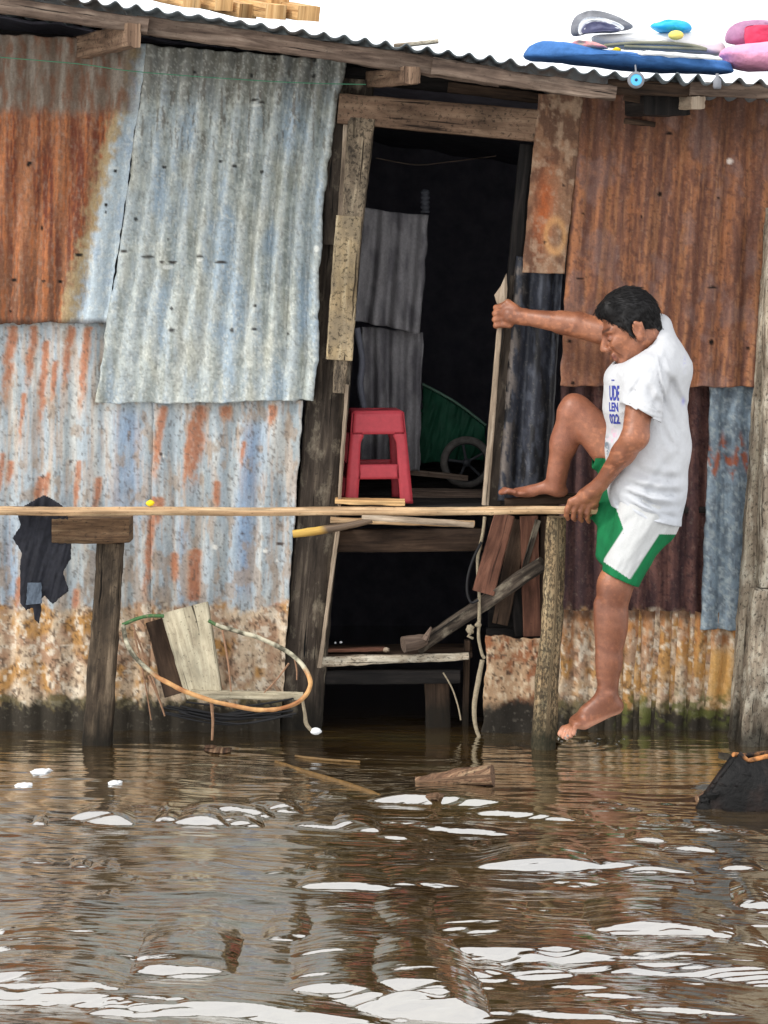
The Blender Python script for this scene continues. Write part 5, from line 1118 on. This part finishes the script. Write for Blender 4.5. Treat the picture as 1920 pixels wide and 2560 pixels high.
V, Q = S_.mesh(); V = smoothV(V, Q, 1, .5)
pxv = V[:, 0]*F_PX/(CAMD+V[:, 1])+960; pyv = HOR-(V[:, 2]-CAMH)*F_PX/(CAMD+V[:, 1])
gc = np.tile(linA((20, 108, 64)), (len(V), 1)); gc = mx(gc, linA((12, 80, 48)), ss(fb(pxv/26, pyv/60, 711, 3), .35, .75)*.5)
dx, dy = 1542-1640, 1440-1290; L = math.hypot(dx, dy); dist = ((pxv-1640)*dy-(pyv-1290)*dx)/L; al = ((pxv-1640)*dx+(pyv-1290)*dy)/L
tip = 150-18*np.abs(dist)/30+((np.abs(dist+2) < 12)*8)
wm = ss(dist, -52, -48)*(1-ss(dist, 30+.0*al, 34))*(al < 168)*(V[:, 1] < -.42)
wm = np.maximum(wm, (pyv < 1336)*(pyv > 1240)*(pxv > 1536+(pyv-1260)*.36)*(V[:, 1] < -.38)*1.0)
gc = mx(gc, np.array([.50, .51, .51]), np.clip(wm, 0, 1))
obj('shorts', mesh_np('shorts', V, Q, col=gc), mat_vc('shorts_fabric', .8, .2, .10, 200, .3, .001, streak=False), person)

# ================================================================== WATER
def water():
    xd = np.arange(-1.62, 1.62, .0065); yd = np.arange(-3.35, .32, .0042)
    xo = 1.62*1.35**np.arange(1, 15); yo = .32+.05*1.5**np.arange(1, 18); yn = -3.35-.05*1.5**np.arange(1, 18)
    xs = np.concatenate([-xo[::-1], xd, xo]); ys = np.concatenate([yn[::-1], yd, yo]); X, Y = np.meshgrid(xs, ys); Z = np.zeros_like(X)
    wdt = np.clip(1-np.maximum(np.abs(X)-1.6, 0)/1.5, 0, 1)*np.clip(1-np.maximum(Y-.3, 0)/.5, 0, 1)*np.clip(1-np.maximum(-3.3-Y, 0)/2, 0, 1)
    shel = ss(-Y, -.05, 1.3)          # calmer water close to the wall
    warp = (fb(X*1.3, Y*1.5, 801, 3)-.5)*.5
    yy = Y+.10*X+warp*.35
    z1 = (fb(X*2.2+3, yy*9, 803, 3, .45)-.5)*.022*(.25+.75*shel)
    z2 = (fb(X*5+yy*1.2, yy*26, 805, 3, .5)-.5)*.0085*(.4+.6*shel)
    z3 = (fb(X*11+yy*3, yy*60, 807, 2, .5)-.5)*.0022
    z4 = .0016*np.sin(yy*62+X*3+6*fb(X*2, Y*2, 809, 2))*ss(fb(X*1.6, Y*2.2, 811, 2), .45, .65)
    cal = 1-.45*np.exp(-((X+.45)/.35)**2-((Y+1.6)/1.2)**2)
    Z += (z1+z2*cal+z3+z4)*wdt
    pat = [(98, 2061, 26, 10), (255, 2059, 132, 26), (411, 2029, 22, 10), (416, 2061, 52, 16), (503, 2065, 110, 24), (573, 2040, 185, 22), (596, 2063, 95, 16), (677, 2033, 125, 24),
           (804, 2069, 120, 11), (891, 2075, 105, 24), (200, 2166, 44, 9), (257, 2174, 60, 10), (267, 2244, 54, 10), (20, 2344, 54, 14), (723, 2350, 115, 18), (272, 2408, 115, 16), (185, 2405, 95, 10), (463, 2440, 260, 38), (255, 2444, 210, 20),
           (868, 2228, 210, 22), (1010, 2228, 90, 18), (1093, 2225, 145, 18), (90, 2500, 470, 52), (300, 2520, 520, 30), (560, 2538, 640, 34), (868, 2515, 310, 54), (1105, 2017, 320, 26), (1307, 2042, 230, 18), (1190, 2006, 90, 14), (1174, 2078, 240, 12), (1000, 2062, 200, 9), (995, 2095, 95, 9),
           (1620, 2108, 85, 16), (1724, 2127, 115, 11), (1365, 2183, 280, 40), (1562, 2182, 265, 28), (1860, 2180, 85, 15), (1591, 2228, 75, 9), (1718, 2289, 215, 15), (1828, 2315, 190, 12), (1897, 2275, 85, 24), (1605, 2308, 52, 11), (1336, 2276, 62, 8),
           (1220, 2353, 340, 32), (1058, 2370, 420, 26), (1654, 2350, 350, 36), (1434, 2337, 95, 10), (1863, 2370, 115, 14), (1365, 2404, 500, 36), (1712, 2437, 520, 32), (1064, 2445, 270, 34), (1220, 2445, 115, 16), (1348, 2443, 145, 20), (1047, 2520, 270, 66), (800, 2375, 60, 8),
           (1650, 2060, 60, 9), (1710, 2066, 50, 9), (1790, 2075, 90, 9), (1860, 2080, 90, 10), (1540, 2130, 80, 8), (1450, 2210, 160, 9), (1550, 2262, 160, 8), (1600, 2500, 260, 9), (1500, 2480, 220, 8), (1700, 2530, 300, 9), (1450, 2548, 260, 9), (690, 2000, 120, 8), (840, 1995, 70, 10)]
    rr = np.random.RandomState(5)
    pat = [(a, b, w*1.42, h*(1.12 if b < 2330 else 1.45)) for a, b, w, h in pat]
    for _ in range(230):
        py = rr.uniform(2000, 2555); pat.append((rr.uniform(0, 1920) if rr.rand() < .3 else rr.uniform(950, 1920), py, rr.uniform(20, 110), rr.uniform(3, 7)))
    PZ = np.zeros_like(Z)
    for k, (cx, cy, w, h) in enumerate(pat):
        c = onwater(cx, cy); d = CAMD+c.y; ys_ = -c.y
        al = math.atan(CAMH/d); be = math.atan2(2.60, max(ys_-.45, .05))+R(5); sl = math.tan((be-al)/2); sl = min(sl, .75)
        ppm = F_PX/d; kk = CAMH/d*ppm; bdep = h/(kk+sl*ppm); a_ = w/2/ppm
        sw = slice(np.searchsorted(ys, c.y-bdep*5-.06), np.searchsorted(ys, c.y+bdep*20+.06)); sx = slice(np.searchsorted(xs, c.x-a_*1.15), np.searchsorted(xs, c.x+a_*1.15))
        x = X[sw, sx]-c.x; y = Y[sw, sx]-c.y
        if x.size == 0: continue
        lean = -.28 if 1950 < cy < 2150 else (-.10 if cy < 2400 else -.22)
        v = y-lean*x+(fb(X[sw, sx]*7, Y[sw, sx]*9, 900+k, 2)-.5)*bdep*1.5+(fb(X[sw, sx]*7, Y[sw, sx]*50, 300+k, 2)-.5)*bdep*.7
        E = np.clip(1-np.abs(x/a_)**2.2*(1.02+.4*vn(x*16, y*8, k)), 0, 1)**.85; bb = bdep*E+1e-5
        ramp = np.clip((v+bb/2)/bb, 0, 1); ramp = ramp*.82+.18*ramp*ramp*(3-2*ramp)
        prof = np.where(v < bb/2, ramp, np.exp(-((v-bb/2)/(bb*5+1e-6))**2))
        PZ[sw, sx] = np.maximum(PZ[sw, sx], sl*bb*prof*(bb > 1e-4))
    Z += PZ
    # ring ripple at the foot
    fc = onwater(1425, 1850); r = np.hypot(X-fc.x, (Y-fc.y)); Z += .006*np.sin(r*95)*np.exp(-r/.09)
    m_, nt, b = newmat('murky_river_water'); n = N(nt)
    ge = n.add('ShaderNodeNewGeometry'); f = n.noise(n.mapping(ge.outputs['Position'], (1.6, 3.5, 1)), 1, 4); f2 = n.noise(n.mapping(ge.outputs['Position'], (14, 60, 1)), 1, 4)
    col = n.ramp(f, [(.35, lin((46, 34, 18))), (.52, lin((68, 53, 29))), (.7, lin((70, 62, 38)))])
    dif = n.add('ShaderNodeBsdfDiffuse'); n.link(col, dif.inputs['Color']); gl = n.add('ShaderNodeBsdfGlossy'); gl.inputs['Roughness'].default_value = .035; gl.inputs['Color'].default_value = (1, 1, .98, 1)
    lw = n.add('ShaderNodeFresnel'); lw.inputs['IOR'].default_value = 1.5
    fac = n.math('MINIMUM', n.math('ADD', n.math('MULTIPLY', lw.outputs[0], .9), .38), .88)
    bp = n.add('ShaderNodeBump'); bp.inputs['Strength'].default_value = .10; bp.inputs['Distance'].default_value = .01; n.link(f2, bp.inputs['Height']); n.link(bp.outputs[0], gl.inputs['Normal'])
    mixs = n.add('ShaderNodeMixShader'); n.link(fac, mixs.inputs[0]); n.link(dif.outputs[0], mixs.inputs[1]); n.link(gl.outputs[0], mixs.inputs[2]); n.link(mixs.outputs[0], nt.nodes['Material Output'].inputs['Surface']); nt.nodes.remove(b)
    ny, nx = X.shape; i = np.arange(ny-1)[:, None]*nx+np.arange(nx-1)[None, :]
    me = mesh_np('water', np.stack([X, Y, Z], -1).reshape(-1, 3), np.stack([i, i+1, i+nx+1, i+nx], -1).reshape(-1, 4)); me.materials.append(m_)
    o = bpy.data.objects.new('river_water', me); C.objects.link(o); o['kind'] = 'structure'
    return o
water()
# splash at the toes
gm, nt, b = newmat('splash_water'); b.inputs['Base Color'].default_value = (.7, .72, .7, 1); b.inputs['Roughness'].default_value = .15; b.inputs['Transmission Weight'].default_value = .8; b.inputs['IOR'].default_value = 1.33
mb = MB(); rr_ = random.Random(9)
for k in range(26):
    q = onwater(rr_.uniform(1398, 1560), rr_.uniform(1846, 1862), rr_.uniform(0, .003)); r = rr_.uniform(.001, .003); add_ell(mb, q, (r*rr_.uniform(1, 3), r, r*.6), 8, 5, .3)
for k in range(16):
    p = W(rr_.uniform(1395, 1445), rr_.uniform(1826, 1848), rr_.uniform(-.46, -.38)); r = rr_.uniform(.0015, .004); add_ell(mb, p, (r, r, r*1.6), 8, 5, .3)
o = single('splash', mb, gm, 'small splash', 'splash'); 
del o['label']; del o['category']; o['kind'] = 'stuff'; o['label'] = "small clear splash of water where the man's toes touch the river"; o['category'] = 'splash'

# ================================================================== LIGHT, CAMERA
sc = bpy.context.scene
w = bpy.data.worlds.new('World'); sc.world = w; w.use_nodes = True; nt = w.node_tree; n = N(nt); bg = nt.nodes['Background']
SUN_EL, SUN_AZ = R(58), R(205)
sky = n.add('ShaderNodeTexSky'); sky.sky_type = 'NISHITA'; sky.sun_disc = False; sky.sun_elevation = SUN_EL; sky.sun_rotation = SUN_AZ; sky.dust_density = 3
tc = n.add('ShaderNodeTexCoord'); cl = n.noise(n.mapping(tc.outputs['Generated'], (2, 2, 5)), 1.2, 5)
skyc = n.mix(.12, n.ramp(cl, [(.3, (1.72, 1.74, 1.80)), (.7, (2.02, 2.02, 2.02))]), n.mix(1.0, sky.outputs[0], (.12, .12, .12), 'MULTIPLY'))
n.link(skyc, bg.inputs['Color']); bg.inputs['Strength'].default_value = 1.0
sl = bpy.data.lights.new('sun', 'SUN'); sl.energy = 2.2; sl.angle = R(9); sl.color = (1, .96, .9); so = bpy.data.objects.new('sun', sl); C.objects.link(so)
dirv = Vector((-1.0, -.52, 1.0)).normalized(); so.rotation_euler = dirv.to_track_quat('Z', 'Y').to_euler(); so.location = dirv*20
sky.sun_elevation = math.asin(dirv.z); sky.sun_rotation = math.atan2(dirv.x, dirv.y)
cam = bpy.data.cameras.new('camera'); co_ = bpy.data.objects.new('camera', cam); C.objects.link(co_); co_.location = (0, -CAMD, CAMH); co_.rotation_euler = (R(90), 0, 0)
cam.sensor_fit = 'HORIZONTAL'; cam.sensor_width = 36; cam.lens = 36*F_PX/1920; cam.shift_y = -(1280-HOR)/1920; cam.clip_end = 2000; cam.clip_start = .1
sc.camera = co_
sc.view_settings.view_transform = 'Standard'; sc.view_settings.look = 'None'; sc.view_settings.exposure = 0; sc.view_settings.gamma = 1
sc.render.resolution_x = 768; sc.render.resolution_y = 1024
sc.cycles.max_bounces = 6; sc.cycles.use_denoising = True
